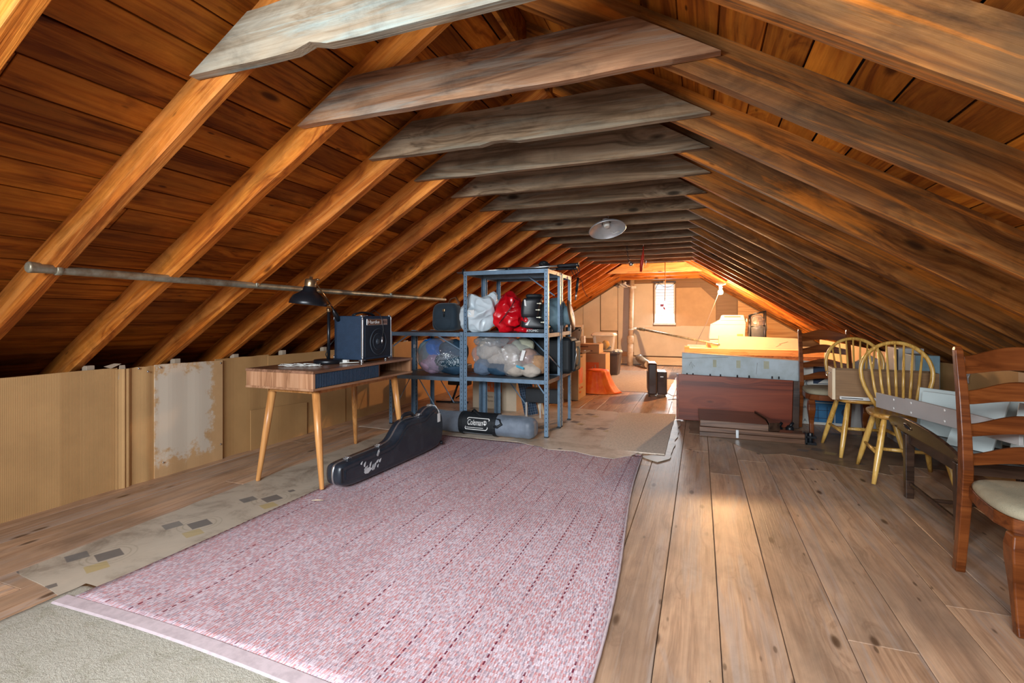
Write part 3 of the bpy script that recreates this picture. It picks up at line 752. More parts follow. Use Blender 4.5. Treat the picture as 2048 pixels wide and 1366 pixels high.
mb = MB(); mb.tube([(-1.25, 11.32, .832), (-1.15, 11.22, .82)], .036, 12); mb.build('coupling', 'galv', t)
mb = MB(); mb.tube([(-1.1, 11.2, .80), (.05, 9.5, .655)], .012, 8); mb.build('support_rod', 'blackmetal', t)
# flexible duct
t = thing('flexible_duct', 'crinkled foil duct curling on the floor at the vent pipe foot', 'duct', (-1.2, 11.1, 0))
mb = MB(); pts = []; rr_ = []
for k in range(60):
    f = k/59
    p = Vector((-1.27+.24*f, 11.42-.62*f, .20-.11*f-.06*math.sin(PI*f)*0)); p.z = .07*(1-f)**1.4+.088
    pts.append(p); rr_.append(.080+.007*math.sin(k*2.1))
mb.tube(pts, rr_, 18); mb.build('duct', 'foil', t)
mb = MB(); mb.lathe([(.084, -.01), (.088, 0), (.088, .03)], (-1.28, 11.44, .175), 18, axis=(-.3, .6, .6)); mb.build('collar', 'silver', t)

# ------------------------------------------------------------------ lights in the attic
t = thing('bare_bulb', 'glowing bare light bulb on the right slope near the gable', 'light bulb', (.313, 8.70, 1.45))
mb = MB(); mb.lathe([(0.001, -.070), (.022, -.064), (.036, -.042), (.038, -.027), (.030, -.004), (.015, .016), (.013, .026)], (.313, 8.70, 1.535), 16); mb.build('bulb', 'bulbglass', t)
mb = MB(); mb.lathe([(.018, .03), (.024, .034), (.026, .08), (.052, .085), (.055, .10)], (.313, 8.70, 1.535), 20); mb.build('socket', 'porcelain', t)
mb = MB(); mb.box(.25, .39, 8.67, 8.84, 1.635, 1.655); mb.build('mounting_plate', 'porcelain', t)
mb = MB(); mb.tube([(.30, 8.68, 1.57), (.275, 8.68, 1.47), (.10, 8.68, 1.0), (-.06, 8.68, .66)], .0035, 6); solo('pull_string', mb, 'cordwhite', 'pale pull string slanting down left from the glowing bulb', 'string')
t = thing('reflector_lamp', 'unlit round aluminium reflector lamp hanging from a collar tie', 'hanging lamp', (-.80, 4.60, 1.90))
q = Euler((R(-17), R(-12), 0)).to_matrix()
ax = q @ Vector((0, 0, 1)); c0 = Vector((-.80, 4.57, 1.905))
mb = MB(); mb.lathe([(.168, -.002), (.172, 0), (.165, .012), (.14, .034), (.10, .055), (.05, .07), (.035, .085), (.033, .088), (.045, .066), (.10, .050), (.138, .029), (.160, .010), (.168, -.002)], c0, 48, axis=ax, close=True); mb.build('reflector', 'alu', t)
mb = MB(); mb.lathe([(.022, .03), (.03, .05), (.034, .10), (.026, .12)], c0, 20, axis=ax); mb.build('socket', 'porcelain', t)
mb = MB(); mb.tube([(-.80, 4.6, 2.0), (-.80, 4.63, 2.09), (-.80, 4.79, 2.12)], .006, 8); mb.tube([(-.77, 4.56, 1.89), (-.74, 4.54, 1.86), (-.71, 4.53, 1.87), (-.69, 4.55, 1.885)], .0035, 6); mb.build('hook', 'cordwhite', t)
t = thing('clamp_lamp', 'small white clamp lamp fixed on top of the vent pipe', 'lamp', (-1.56, 11.25, 1.80))
mb = MB(); mb.lathe([(.02, .10), (.03, .07), (.055, .03), (.10, 0), (.095, 0), (.05, .025), (.02, .06)], (-1.60, 11.22, 1.80), 24, axis=(.35, .35, .9), close=True); mb.build('shade', 'lidwhite', t)
mb = MB(); mb.tube([(-1.60, 11.25, 1.86), (-1.53, 11.3, 1.80), (-1.38, 11.34, 1.77)], .012, 8); mb.box(-1.44, -1.34, 11.28, 11.32, 1.74, 1.79); mb.build('clamp', 'porcelain', t)
t = thing('shop_light', 'small lit fixture above the far window with drooping wires', 'light fixture', (-.76, 11.3, 1.87))
mb = MB(); mb.box(-.98, -.50, 11.44, 11.50, 1.87, 1.89); mb.build('bar', 'blackmetal', t)
mb = MB(); mb.lathe([(.001, -.03), (.022, -.02), (.025, 0), (.015, .02)], (-.74, 11.42, 1.88), 16); mb.build('bulb', 'lidwhite', t)
mb = MB(); pts = [Vector((-.86+.36*f, 11.44, 1.86-.10*math.sin(PI*f))) for f in [k/14 for k in range(15)]]; mb.tube(pts, .004, 6)
mb.tube([(-.86, 11.44, 1.87), (-.90, 11.44, 1.80), (-.93, 11.44, 1.72)], .005, 6); mb.build('wire', 'cordblack', t)
mb = MB(); mb.tube([(-.527, 8.31, 1.99), (-.525, 8.31, 1.6), (-.53, 8.31, 1.36), (-.56, 8.32, 1.30)], .006, 8)
t = thing('drop_light', 'thin orange drop cord hanging from the last grey tie in front of the window', 'cord', (-.53, 8.31, 2.0))
mb.build('cord', 'cordtan', t)
mb = MB(); mb.box(-.60, -.55, 8.30, 8.335, 1.27, 1.31); mb.tube([(-.55, 8.32, 1.26), (-.53, 8.32, 1.22)], .012, 8); mb.build('plug', 'redpaint', t)
t = thing('trouble_lamp', 'red work light hanging by its cord between the collar ties', 'work light', (-.70, 6.6, 1.72))
mb = MB(); mb.tube([(-.69, 6.6, 2.02), (-.69, 6.6, 1.95), (-.695, 6.6, 1.90), (-.71, 6.6, 1.80), (-.72, 6.6, 1.69)], [.006, .008, .018, .024, .016], 12); mb.build('handle', 'redpaint', t)
mb = MB(); mb.tube([(-.69, 6.6, 2.02), (-.685, 6.62, 2.10)], .005, 6); mb.tube([(-.70, 6.6, 1.86), (-.65, 6.6, 1.83), (-.665, 6.6, 1.77)], .006, 6); mb.build('hook', 'silver', t)
t = thing('hanging_chain', 'dark chain hanging from the ties left of the red work light', 'chain', (-.84, 6.6, 1.8))
mb = MB()
for k in range(9):
    z = 2.02-k*.028
    a = 0 if k % 2 else PI/2
    pts = [(-.86+.010*math.cos(th_)*math.cos(a)+.004*k, 6.25+.010*math.cos(th_)*math.sin(a), z+.018*math.sin(th_)) for th_ in [2*PI*q_/10 for q_ in range(11)]]
    mb.tube(pts, .003, 5, caps=False)
mb.build('link', 'blackmetal', t)
mb = MB(); mb.lathe([(.02, 0), (.028, .02), (.02, .045)], (-.80, 6.25, 1.735), 14); mb.tube([(-.826, 6.25, 1.80), (-.80, 6.25, 1.77)], .004, 6); mb.build('hook', 'silver', t)

# ------------------------------------------------------------------ long pipe hung under the left rafters
t = thing('hanging_pipe', 'long grey galvanised pipe strapped under the left rafters as a rail', 'pipe', (-2.70, 1.24, 1.30))
mb = MB(); px = -2.705
mb.tube([(px, 1.235, 1.315), (px, 1.24, 1.315), (px, 1.245, 1.315), (px, 1.275, 1.315), (px, 1.285, 1.313), (px, 3.0, 1.300), (px, 4.95, 1.298)], [.020, .025, .025, .023, .0205, .0195, .0195], 20); mb.build('pipe', 'galv', t)
for y in (1.345, 2.40, 3.88):
    mb = MB(); mb.tube([(px-.0, y, 1.288), (px+.0, y, 1.34)], .0001, 4)
    mb = MB(); mb.lathe([(.0215, -.012), (.0245, -.010), (.0245, .010), (.0215, .012)], (px, y, 1.312), 20, axis=(0, 1, 0)); mb.box(px-.022, px+.022, y-.010, y+.010, 1.334, 1.339); mb.build('strap', 'galv', t)

# ------------------------------------------------------------------ cardboard along the left knee wall
XW = -3.49
def kneeboard(y0, y1, h0, h1, mat, label, dx=0, z0=0, tilt=.0, creases=(), name='cardboard_sheet', t_=.008, side=1):
    """upright sheet in a plane of constant x, gently bowed"""
    mb = MB(); n = 18; secs = []; sd = random.random()*40
    for k in range(n+1):
        f = k/n; y = y0+(y1-y0)*f
        bow = .010*noise.noise(Vector((f*3+sd, 0, 0)))
        for c_ in creases:
            bow += .014*max(0, 1-abs(y-c_)/.02)
        h = h0+(h1-h0)*f+.004*noise.noise(Vector((f*6+sd, 4, 0)))
        x0 = XW*side+dx+bow if side > 0 else 1.81+dx+bow
        lean = tilt*h
        secs.append([Vector(p) for p in ((x0, y, z0), (x0+t_, y, z0), (x0+t_-lean, y, z0+h), (x0-lean, y, z0+h))])
    mb.sweep(secs)
    return solo(name, mb, mat, label, 'cardboard sheet', None)
kneeboard(.2, 2.045, .775, .775, 'card', 'large corrugated cardboard sheet leaning at the near left knee wall', creases=(1.75,))
kneeboard(2.03, 2.27, .765, .77, 'card', 'narrow creased strip of corrugated cardboard beside the white-painted sheet', dx=.012, creases=(2.07, 2.10))
kneeboard(2.262, 2.765, .775, .765, 'cardpaint', 'cardboard sheet with brushed white paint on the left knee wall', dx=.026)
kneeboard(2.72, 3.22, .775, .775, 'cardflat', 'smooth brown cardboard sheet just right of the white-painted one', dx=.006)
kneeboard(3.21, 4.20, .765, .765, 'cardflat', 'brown cardboard sheet on the knee wall behind the desk', dx=.012)
kneeboard(3.02, 3.64, .33, .30, 'cardflat', 'low scrap of brown cardboard leaning on the taller sheets left of the desk leg', dx=.028, tilt=-.0)
kneeboard(4.18, 5.10, .77, .77, 'cardflat', 'brown cardboard sheet on the knee wall behind the amplifier', dx=.004)
kneeboard(5.08, 6.10, .79, .79, 'cardflat', 'brown cardboard sheet on the knee wall behind the low shelves', dx=.010)
kneeboard(6.08, 7.6, .79, .78, 'cardflat', 'far brown cardboard sheet on the left knee wall past the shelves', dx=.002)
# torn corner and pins
mb = MB(); mb.prism([(2.00, .775), (2.06, .80), (2.02, .805), (1.96, .79)], -3.475, -3.470, lambda u, v, w: (w, u, v)); mb.prism([(2.04, .70), (2.09, .71), (2.08, .79), (2.05, .79)], -3.474, -3.469, lambda u, v, w: (w, u, v))
solo('torn_flap', mb, 'cardpale', 'torn pale cardboard flap at the top of the creased strip', 'cardboard scrap')
for i, (y, z, dx) in enumerate([(2.21, .735, .036), (2.29, .755, .036), (2.745, .745, .036), (2.745, .12, .036), (2.31, .10, .036), (2.16, .76, .024)]):
    mb = MB(); mb.lathe([(.001, .004), (.006, .003), (.007, 0)], (XW+dx+.004, y, z), 10, axis=(1, 0, 0))
    solo('push_pin', mb, 'silver', 'small metal pin holding the cardboard on the left knee wall', 'pin', 'pins in the knee-wall cardboard')
# stub posts behind the cardboard
for i, y in enumerate(rafter_ys[1:14]):
    mb = MB(); mb.box(XW-.06, XW-.015, y+.055, y+.10, 0, .80)
    solo('stub_post', mb, 'cardpale', 'short upright post behind the knee-wall cardboard, %s from the camera' % ORD[i], 'post', 'knee wall posts', bevel=.002, seg=1)

# ------------------------------------------------------------------ floor coverings
def sheet(name, poly, z0, z1, mat, label, cat, wavy=0, sub=None, bevel=0):
    """thin flat covering with ragged outline; poly in (x,y)"""
    pts = []
    sd = random.random()*30
    for i, p in enumerate(poly):
        q_ = poly[(i+1) % len(poly)]; L = math.hypot(q_[0]-p[0], q_[1]-p[1]); n = max(1, int(L/.05)) if wavy else 1
        for k in range(n):
            f = k/n; x = p[0]+(q_[0]-p[0])*f; y = p[1]+(q_[1]-p[1])*f
            if wavy and k: x += wavy*noise.noise(Vector((x*6+sd, y*6, 0))); y += wavy*noise.noise(Vector((x*6, y*6+sd, 3)))
            pts.append((x, y))
    mb = MB(); mb.prism(pts, z0, z1)
    o = mb.build(name, mat)
    return tag(o, label, cat)
sheet('linoleum_strip', [(-2.75, 1.22), (-2.34, 1.17), (-1.9, 1.30), (-1.9, 4.05), (-2.78, 4.05), (-2.80, 2.4)], .0005, .003, 'lino', 'worn beige linoleum strip with dark grey motifs along the pink rug', 'linoleum', wavy=.012)
sheet('linoleum_sheet', [(-3.2, 4.07), (-1.2, 4.05), (-.95, 3.85), (-.55, 3.78), (-.42, 3.95), (-.42, 4.6), (-.85, 4.95), (-.72, 5.45), (-.9, 5.75), (-1.3, 5.8), (-3.2, 5.9)], .0008, .0036, 'linopale', 'torn patterned linoleum under and in front of the metal shelves', 'linoleum', wavy=.035)
# flap of linoleum lapping over the rug
mb = MB(); pts = [(-1.52, 4.18), (-1.50, 4.02), (-1.25, 3.93), (-1.16, 3.88), (-.95, 3.90), (-.80, 3.83), (-.62, 3.80), (-.50, 3.93), (-.46, 4.04), (-.9, 4.12)]
sheet('linoleum_flap', pts, .0135, .0165, 'linopale', 'torn linoleum edge lapping over the far end of the pink rug', 'linoleum', wavy=.015)
sheet('linoleum_scrap', [(-.43, 3.98), (-.30, 3.86), (-.22, 3.98), (-.20, 4.5), (-.19, 5.5), (-.28, 5.5), (-.30, 4.1)], .0045, .0075, 'lino', 'small ragged linoleum scrap at the corner of the grey carpet offcut', 'linoleum', wavy=.02)
sheet('linoleum_patch', [(.25, 4.72), (.36, 4.50), (.48, 4.40), (.62, 4.47), (.80, 4.40), (1.02, 4.22), (1.25, 4.12), (1.30, 4.4), (1.9, 4.4), (1.9, 5.4), (-.1, 5.5), (-.1, 4.95), (.1, 4.9)], .0005, .003, 'lino2', 'dark torn linoleum under the dark boards and honey chairs', 'linoleum', wavy=.02)
sheet('carpet_offcut', [(-.785, 4.06), (-.262, 4.075), (-.255, 5.80), (-.86, 5.68)], .004, .014, 'offcut', 'rectangular beige carpet offcut on the floor past the rug', 'carpet', wavy=.004)
sheet('far_rug', [(-1.6, 7.35), (-.45, 7.4), (-.40, 10.2), (-1.5, 10.3)], .0005, .007, 'greycarpet', 'grey rug lying on the floor near the far gable', 'rug', wavy=.01)
sheet('painted_board', [(-.34, 6.9), (.3, 6.9), (.3, 5.62), (-.28, 5.62)], .0005, .003, 'paintfloor', 'grey-green painted floor sheet beside the dehumidifier', 'floor sheet', wavy=.02)
# beige carpet under the near end of the rug
mb = MB(); nx, ny = 60, 40; X0, X1, Y0, Y1 = -2.36, -.55, .2, 1.27
grid = [[None]*(ny+1) for _ in range(nx+1)]
for i in range(nx+1):
    for j in range(ny+1):
        x = X0+(X1-X0)*i/nx; y = Y0+(Y1-Y0)*j/ny
        ex = min(i, nx-i, 3)/3; ey = min(j, ny-j, 3)/3
        if i == 0: x += .006*noise.noise(Vector((0, y*20, 0)))
        if j == ny: y += .012*noise.noise(Vector((x*12, 0, 0)))
        z = .0035+.0075*min(ex, ey)+(.0018*noise.noise(Vector((x*30, y*30, 0))) if min(ex, ey) >= 1 and y < 1.12 else 0)
        grid[i][j] = mb.bm.verts.new((x, y, z))
for i in range(nx):
    for j in range(ny):
        f = mb.bm.faces.new((grid[i][j], grid[i+1][j], grid[i+1][j+1], grid[i][j+1])); f.smooth = True
o = mb.build('shag_carpet', 'carpet'); tag(o, 'off-white shag carpet showing in the near left corner under the rug', 'carpet')
md = o.modifiers.new('solid', 'SOLIDIFY'); md.thickness = .003; md.offset = -1
# pink rug
t = thing('woven_rug', 'large pink and grey woven rug in the middle of the floor', 'rug', (-1.3, 2.5, 0))
def rug_edge(side, f):   # outline from the near end (f=0) to the far end (f=1)
    y = 1.175+(4.02-1.175)*f
    if side < 0: x = -2.275+.05*f+.006*math.sin(f*9)
    else: x = -.305-.09*f-.045*f*f+.018*math.sin(f*7)+.06*max(0, .5-abs(f-.55))*.2
    return x, y
mb = MB(); nx, ny = 44, 60; g2 = []
for j in range(ny+1):
    f = j/ny; xl, y = rug_edge(-1, f); xr, _ = rug_edge(1, f); row = []
    for i in range(nx+1):
        u = i/nx; x = xl+(xr-xl)*u
        yy = y+(.02*math.sin(u*5) if j == 0 else 0)+(-.05*u if j == ny else 0)
        z = .0115+.0035*noise.noise(Vector((x*2.2, y*2.2, 0)))*(1 if .05 < u < .95 else .4)
        lim = .0135 if yy < 1.3 else .009
        z = max(z, lim)
        row.append(mb.bm.verts.new((x, yy, z)))
    g2.append(row)
for j in range(ny):
    for i in range(nx):
        fc = mb.bm.faces.new((g2[j][i], g2[j][i+1], g2[j+1][i+1], g2[j+1][i])); fc.smooth = True
o = mb.build('weave', 'rug', t); md = o.modifiers.new('solid', 'SOLIDIFY'); md.thickness = .007; md.offset = -1
mb = MB(); pts = []
for i in range(40):
    u = i/39; xl, y = rug_edge(-1, 0); xr, _ = rug_edge(1, 0); pts.append((xl-.03+(xr-xl+.04)*u, y-.028+.02*math.sin(u*5)-.006*math.sin(u*3), .0145))
secs = [[Vector((x, y-.026, .0125)), Vector((x, y+.030, .0135)), Vector((x, y+.030, .0185)), Vector((x, y-.018, .0175))] for x, y, z in pts]
mb.sweep(secs); mb.build('binding', 'rugbind', t, bevel=.002)
mb = MB()
for sgn in (1,):
    pts = [(rug_edge(sgn, f/50)[0]+.001, rug_edge(sgn, f/50)[1], .0125+.002*(f % 2)) for f in range(50)]
    mb.tube(pts, [.0065 if k % 2 else .005 for k in range(50)], 8)
mb.build('selvedge', 'rugbind', t)
# bits of debris
for i, (x, y, l_, a_, mt, lb) in enumerate([(-1.62, .92, .020, .3, 'redpaint', 'tiny red scrap on the shag carpet'), (-2.13, 2.28, .07, .4, 'palepine', 'wood splinter on the rug edge before the desk leg'), (.02, 1.55, .05, 1.4, 'palepine', 'curled wood sliver on the floor boards right of the rug')]):
    mb = MB(); mb.tube([(x, y, .024 if i < 2 else .004), (x+l_*.5*math.cos(a_), y+l_*.5*math.sin(a_), .026 if i < 2 else .010), (x+l_*math.cos(a_), y+l_*math.sin(a_), .024 if i < 2 else .004)], [.001, .0035, .001], 6)
    solo('debris', mb, mt, lb, 'debris')

# ------------------------------------------------------------------ desk
t = thing('writing_desk', 'walnut desk with navy slatted sliding door and splayed round legs', 'desk', (-2.49, 2.95, 0))
X0, X1, Y0, Y1 = -2.78, -2.22, 2.39, 3.51
mb = MB(); mb.box(X0, X1, Y0, Y1, .747, .765); mb.build('desktop', 'walnut_top', t, bevel=.002)
mb = MB(); mb.box(X0, X1, Y0, Y1, .640, .655); mb.build('bottom_panel', 'walnut', t, bevel=.002)
for y0, y1 in ((Y0+.004, Y0+.022), (Y1-.022, Y1-.004)):
    mb = MB()
    for k in range(5): mb.cur = random.random(); w = (X1-.004-X0-.004)/5; mb.box(X0+.004+k*w, X0+.004+(k+1)*w, y0, y1, .655, .747)
    mb.build('side_panel', 'walnut_end', t)
mb = MB(); mb.box(X0+.01, X0+.022, Y0+.022, Y1-.022, .655, .747); mb.build('back_panel', 'walnut', t)
mb = MB(); mb.box(X1-.20, X1-.02, 3.08, 3.09, .655, .747); mb.build('divider', 'walnut_end', t)
mb = MB(); mb.box(X1-.022, X1-.014, Y0+.022, 3.07, .656, .746)
n = 44
for k in range(n):
    y = Y0+.026+k*((3.07-Y0-.03)/n); mb.box(X1-.015, X1-.006, y, y+.0105, .657, .745)
mb.build('sliding_door', 'navy', t, bevel=.0015, seg=1)
mb = MB(); mb.box(X1-.10, X1-.075, Y0+.14, Y1-.14, .605, .640); mb.box(X0+.075, X0+.10, Y0+.14, Y1-.14, .605, .640); mb.box(X0+.09, X1-.09, Y0+.11, Y0+.135, .605, .640); mb.box(X0+.09, X1-.09, Y1-.135, Y1-.11, .605, .640); mb.build('apron', 'deskleg', t, bevel=.002)
for (tx, ty, fx, fy) in ((-2.29, 2.49, -2.215, 2.46), (-2.70, 2.54, -2.765, 2.475), (-2.31, 3.37, -2.262, 3.44), (-2.70, 3.37, -2.785, 3.50)):
    mb = MB(); z0 = .021 if (fx > -2.3 and fy < 3) else .0045
    mb.tube([(fx, fy, z0), (fx, fy, z0+.004), (fx+(tx-fx)*.5, fy+(ty-fy)*.5, .32), (tx, ty, .640)], [.0135, .0145, .022, .0265], 20); mb.build('leg', 'deskleg', t)

# ------------------------------------------------------------------ task lamp
t = thing('desk_lamp', 'black and brass desk lamp with white-lined dome shade on the desk', 'desk lamp', (-2.5, 2.845, .766))
LX, LY = -2.5, 2.845
mb = MB(); mb.lathe([(.098, 0), (.103, .004), (.103, .024), (.098, .029), (.02, .031)], (LX, LY, .766), 40); mb.build('base', 'blackmetal', t)
mb = MB(); mb.tube([(LX, LY, .79), (LX, LY, 1.15)], .0105, 16); mb.build('pole', 'blackmetal', t)
mb = MB(); mb.lathe([(.0115, 0), (.014, .003), (.014, .03), (.011, .034)], (LX, LY, 1.135), 16); mb.tube([(LX-.02, LY, 1.185), (LX+.02, LY, 1.185)], .010, 12); mb.build('joint', 'brass', t)
e0 = Vector((LX+.012, 2.665, 1.375)); e1 = Vector((LX+.012, LY+.01, 1.185)); e2 = Vector((LX+.012, 2.935, 1.075))
mb = MB(); mb.tube([e0+Vector((0, .02, -.02)), e1], .0055, 10); mb.build('arm', 'brass', t)
mb = MB(); mb.tube([e1, e1.lerp(e2, .3), e1.lerp(e2, .32), e1.lerp(e2, .6), e2], [.006, .006, .012, .019, .015], 14); mb.build('counterweight', 'blackmetal', t)
ax = Vector((.10, .05, 1)); c0 = Vector((LX, 2.645, 1.18))
mb = MB(); mb.lathe([(.122, .004), (.1235, .006), (.119, .030), (.100, .062), (.066, .084), (.046, .102), (.041, .125), (.039, .128)], c0, 40, axis=ax, close=True); o = mb.build('shade', 'blackmetal', t)
mb = MB(); mb.lathe([(.0385, .12), (.044, .100), (.064, .081), (.097, .059), (.116, .028), (.1215, .004)], c0, 40, axis=ax, close=True); mb.build('shade_lining', 'lampwhite', o)
mb = MB(); mb.lathe([(.036, .120), (.038, .124), (.038, .172), (.032, .180), (.012, .182), (.011, .196), (.006, .198)], c0, 28, axis=ax); mb.build('socket_cap', 'brass', t)
mb = MB(); mb.lathe([(.001, .02), (.022, .03), (.030, .05), (.02, .085), (.015, .10)], c0, 16, axis=ax); mb.build('bulb', 'lampwhite', t)
mb = MB(); mb.tube([(LX+.02, 2.665, 1.35), (LX+.035, 2.70, 1.36)], .008, 10); mb.lathe([(.004, 0), (.012, .002), (.012, .010), (.004, .012)], (LX+.035, 2.70, 1.352), 14); mb.build('knob', 'brass', t)
# cords lying on the desk
mb = MB(); pts = []
for k in range(72):
    a = k*.18; r_ = .085+.03*math.sin(k*.37)
    pts.append((-2.56+r_*1.25*math.cos(a)+.002*k*.2, 2.60+r_*.9*math.sin(a)+.0006*k, .7705+.0015*(k % 5)))
mb.tube(pts, .0026, 6); pts = [(-2.54, 2.72, .771), (-2.60, 2.78, .772), (-2.62, 2.9, .772), (-2.52, 3.02, .773), (-2.36, 2.90, .773), (-2.33, 2.83, .771)]
solo('lamp_cord', mb, 'cordwhite', 'coiled white cord lying at the near end of the desk', 'cord')
t = thing('extension_cord', 'white extension cord with plug between the desk lamp and the amplifier', 'cord', (-2.4, 2.88, .766))
mb = MB(); pts = []
P_ = [Vector(p) for p in ((-2.40, 2.84, .7715), (-2.34, 2.90, .773), (-2.30, 2.93, .7735), (-2.36, 2.88, .7735), (-2.46, 2.95, .7735), (-2.545, 2.95, .7735), (-2.55, 2.90, .7715), (-2.52, 3.06, .7715), (-2.545, 3.20, .7715))]
for i in range(len(P_)-1):
    for k in range(6):
        f = k/6; a, b_, c_, d = P_[max(i-1, 0)], P_[i], P_[i+1], P_[min(i+2, len(P_)-1)]
        pts.append(.5*((2*b_)+(c_-a)*f+(2*a-5*b_+4*c_-d)*f*f+(3*b_-a-3*c_+d)*f**3))
mb.tube(pts, .0032, 6); mb.build('cord', 'cordwhite', t)
mb = MB(); mb.box(-2.415, -2.365, 2.875, 2.905, .770, .792); mb.build('outlet_block', 'lidwhite', t, bevel=.004)

# ------------------------------------------------------------------ amplifier
t = thing('bass_amplifier', 'small navy practice amplifier with chrome corners on the desk', 'amplifier', (-2.40, 3.12, .766))
ax0, ax1, ay0, ay1, az0, az1 = -2.53, -2.275, 2.935, 3.285, .786, 1.108
mb = MB(); mb.box(ax0, ax1, ay0, ay1, az0, az1); mb.build('cabinet', 'ampvinyl', t, bevel=.008)
mb = MB(); mb.box(ax1+.0005, ax1+.006, ay0+.022, ay1-.018, az0+.02, az1-.024); g_ = mb.build('grille', 'ampgrille', t, bevel=.002)
mb = MB(); mb.lathe([(.096, 0), (.100, .002), (.100, .005), (.094, .006)], (ax1+.0062, 3.11, .915), 40, axis=(1, 0, 0), close=True); mb.lathe([(.062, 0), (.066, .002), (.060, .003)], (ax1+.0062, 3.11, .915), 40, axis=(1, 0, 0), close=True); mb.lathe([(.001, .008), (.015, .006), (.026, 0)], (ax1+.0062, 3.11, .915), 24, axis=(1, 0, 0)); mb.build('speaker_cone', 'ampcone', g_)
mb = MB(); mb.box(ax1+.0062, ax1+.009, 2.975, 3.225, 1.040, 1.086); pl_ = mb.build('badge', 'silver', t, bevel=.002)
mb = MB(); mb.box(ax1+.0092, ax1+.0098, 2.980, 3.145, 1.044, 1.082); mb.build('badge_field', 'leather', pl_)
mb = MB(); mb.box(ax1+.0092, ax1+.0098, 3.150, 3.220, 1.044, 1.082); mb.build('badge_field', 'pinkboard', pl_)
lettering('Hartke', .036, 'whitelabel', pl_, (ax1+.0100, 2.986, 1.051), (0, 1, 0), (0, 0, 1), squeeze=1.35)
lettering('HD25', .028, 'blackplastic', pl_, (ax1+.0100, 3.156, 1.053), (0, 1, 0), (0, 0, 1), squeeze=.82)
for y in (ay0, ay1-.004):
    mb = MB(); mb.box(ax1-.012, ax1+.004, y-.002, y+.006, az0+.02, az1-.02); mb.build('edge_strip', 'silver', t, bevel=.002)
for xx in (ax0, ax1):
    for y in (ay0, ay1):
        for z in (az0, az1):
            mb = MB(); sx_ = -1 if xx == ax0 else 1; sy_ = -1 if y == ay0 else 1; sz_ = -1 if z == az0 else 1
            c_ = Vector((xx, y, z)); a_, b_, c2 = c_+Vector((-sx_*.030, sy_*.001, sz_*.001)), c_+Vector((sx_*.001, -sy_*.030, sz_*.001)), c_+Vector((sx_*.001, sy_*.001, -sz_*.030))
            mb.tube([a_, c_+Vector((-sx_*.004, -sy_*.001, -sz_*.001)), b_], .005, 8); mb.tube([c_-Vector((sx_, sy_, sz_))*.002, c2], .005, 8)
            mb.build('corner_cap', 'silver', t)
for xx in (ax0+.03, ax1-.03):
    for y in (ay0+.03, ay1-.03):
        mb = MB(); mb.lathe([(.012, 0), (.013, .001), (.011, .020)], (xx, y, .766), 16); mb.build('foot', 'silver', t)
mb = MB(); pts = [(-2.40, 2.99+.24*f, 1.112+.022*math.sin(PI*f)**.6) for f in [k/12 for k in range(13)]]; mb.tube(pts, .008, 8, flat=2.0); mb.build('handle', 'blackplastic', t)
t2 = thing('guitar_cable', 'thin cable with plug hanging over the front of the amplifier', 'cable', (-2.27, 3.15, .9))
mb = MB(); mb.tube([(-2.42, 3.18, 1.118), (-2.34, 3.16, 1.150), (-2.285, 3.15, 1.125), (-2.258, 3.15, 1.08), (-2.256, 3.16, 1.0), (-2.255, 3.145, .95)], .0028, 8); mb.build('cable', 'cordblack', t2)
mb = MB(); mb.tube([(-2.255, 3.145, .95), (-2.255, 3.140, .915), (-2.255, 3.138, .90)], [.006, .006, .003], 10); mb.build('plug', 'silver', t2)
mb = MB(); mb.tube([(-2.56, 3.0, .95), (-2.60, 2.96, .88), (-2.62, 2.95, .82), (-2.58, 2.93, .775), (-2.54, 2.90, .7725)], .004, 8); solo('power_cord', mb, 'cordblack', 'black power cord looping behind the amplifier', 'cord')

# ------------------------------------------------------------------ guitar case
t = thing('guitar_case', 'black hard-shell guitar case standing on its long edge before the desk', 'guitar case', (-2.105, 3.05, .0205), R(-2.6))
WORLD.discard(t.name)
out_ = [(-.58, .030), (-.595, .09), (-.585, .150), (-.55, .163), (-.42, .166), (-.22, .170), (-.08, .176), (-.02, .198), (.03, .245), (.075, .285), (.14, .305), (.22, .302), (.30, .295), (.36, .300), (.43, .338), (.49, .348), (.55, .325), (.60, .270), (.622, .19), (.620, .11), (.595, .045), (.54, .012), (.40, .002), (.10, .000), (-.25, .000), (-.48, .004)]
def smooth_poly(p, it=2):
    for _ in range(it):
        q_ = []
        for i in range(len(p)):
            a, b_ = p[i], p[(i+1) % len(p)]
            q_ += [(a[0]*.75+b_[0]*.25, a[1]*.75+b_[1]*.25), (a[0]*.25+b_[0]*.75, a[1]*.25+b_[1]*.75)]
        p = q_
    return p
po = smooth_poly(out_, 2); cx_, cz_ = .0, .12
def inset(p, d):
    r_ = []; n = len(p)
    for i in range(n):
        a, b_ = Vector(p[i-1]), Vector(p[(i+1) % n]); tn = (b_-a).normalized(); nr = Vector((-tn.y, tn.x))
        r_.append((p[i][0]-nr.x*d, p[i][1]-nr.y*d))
    return r_
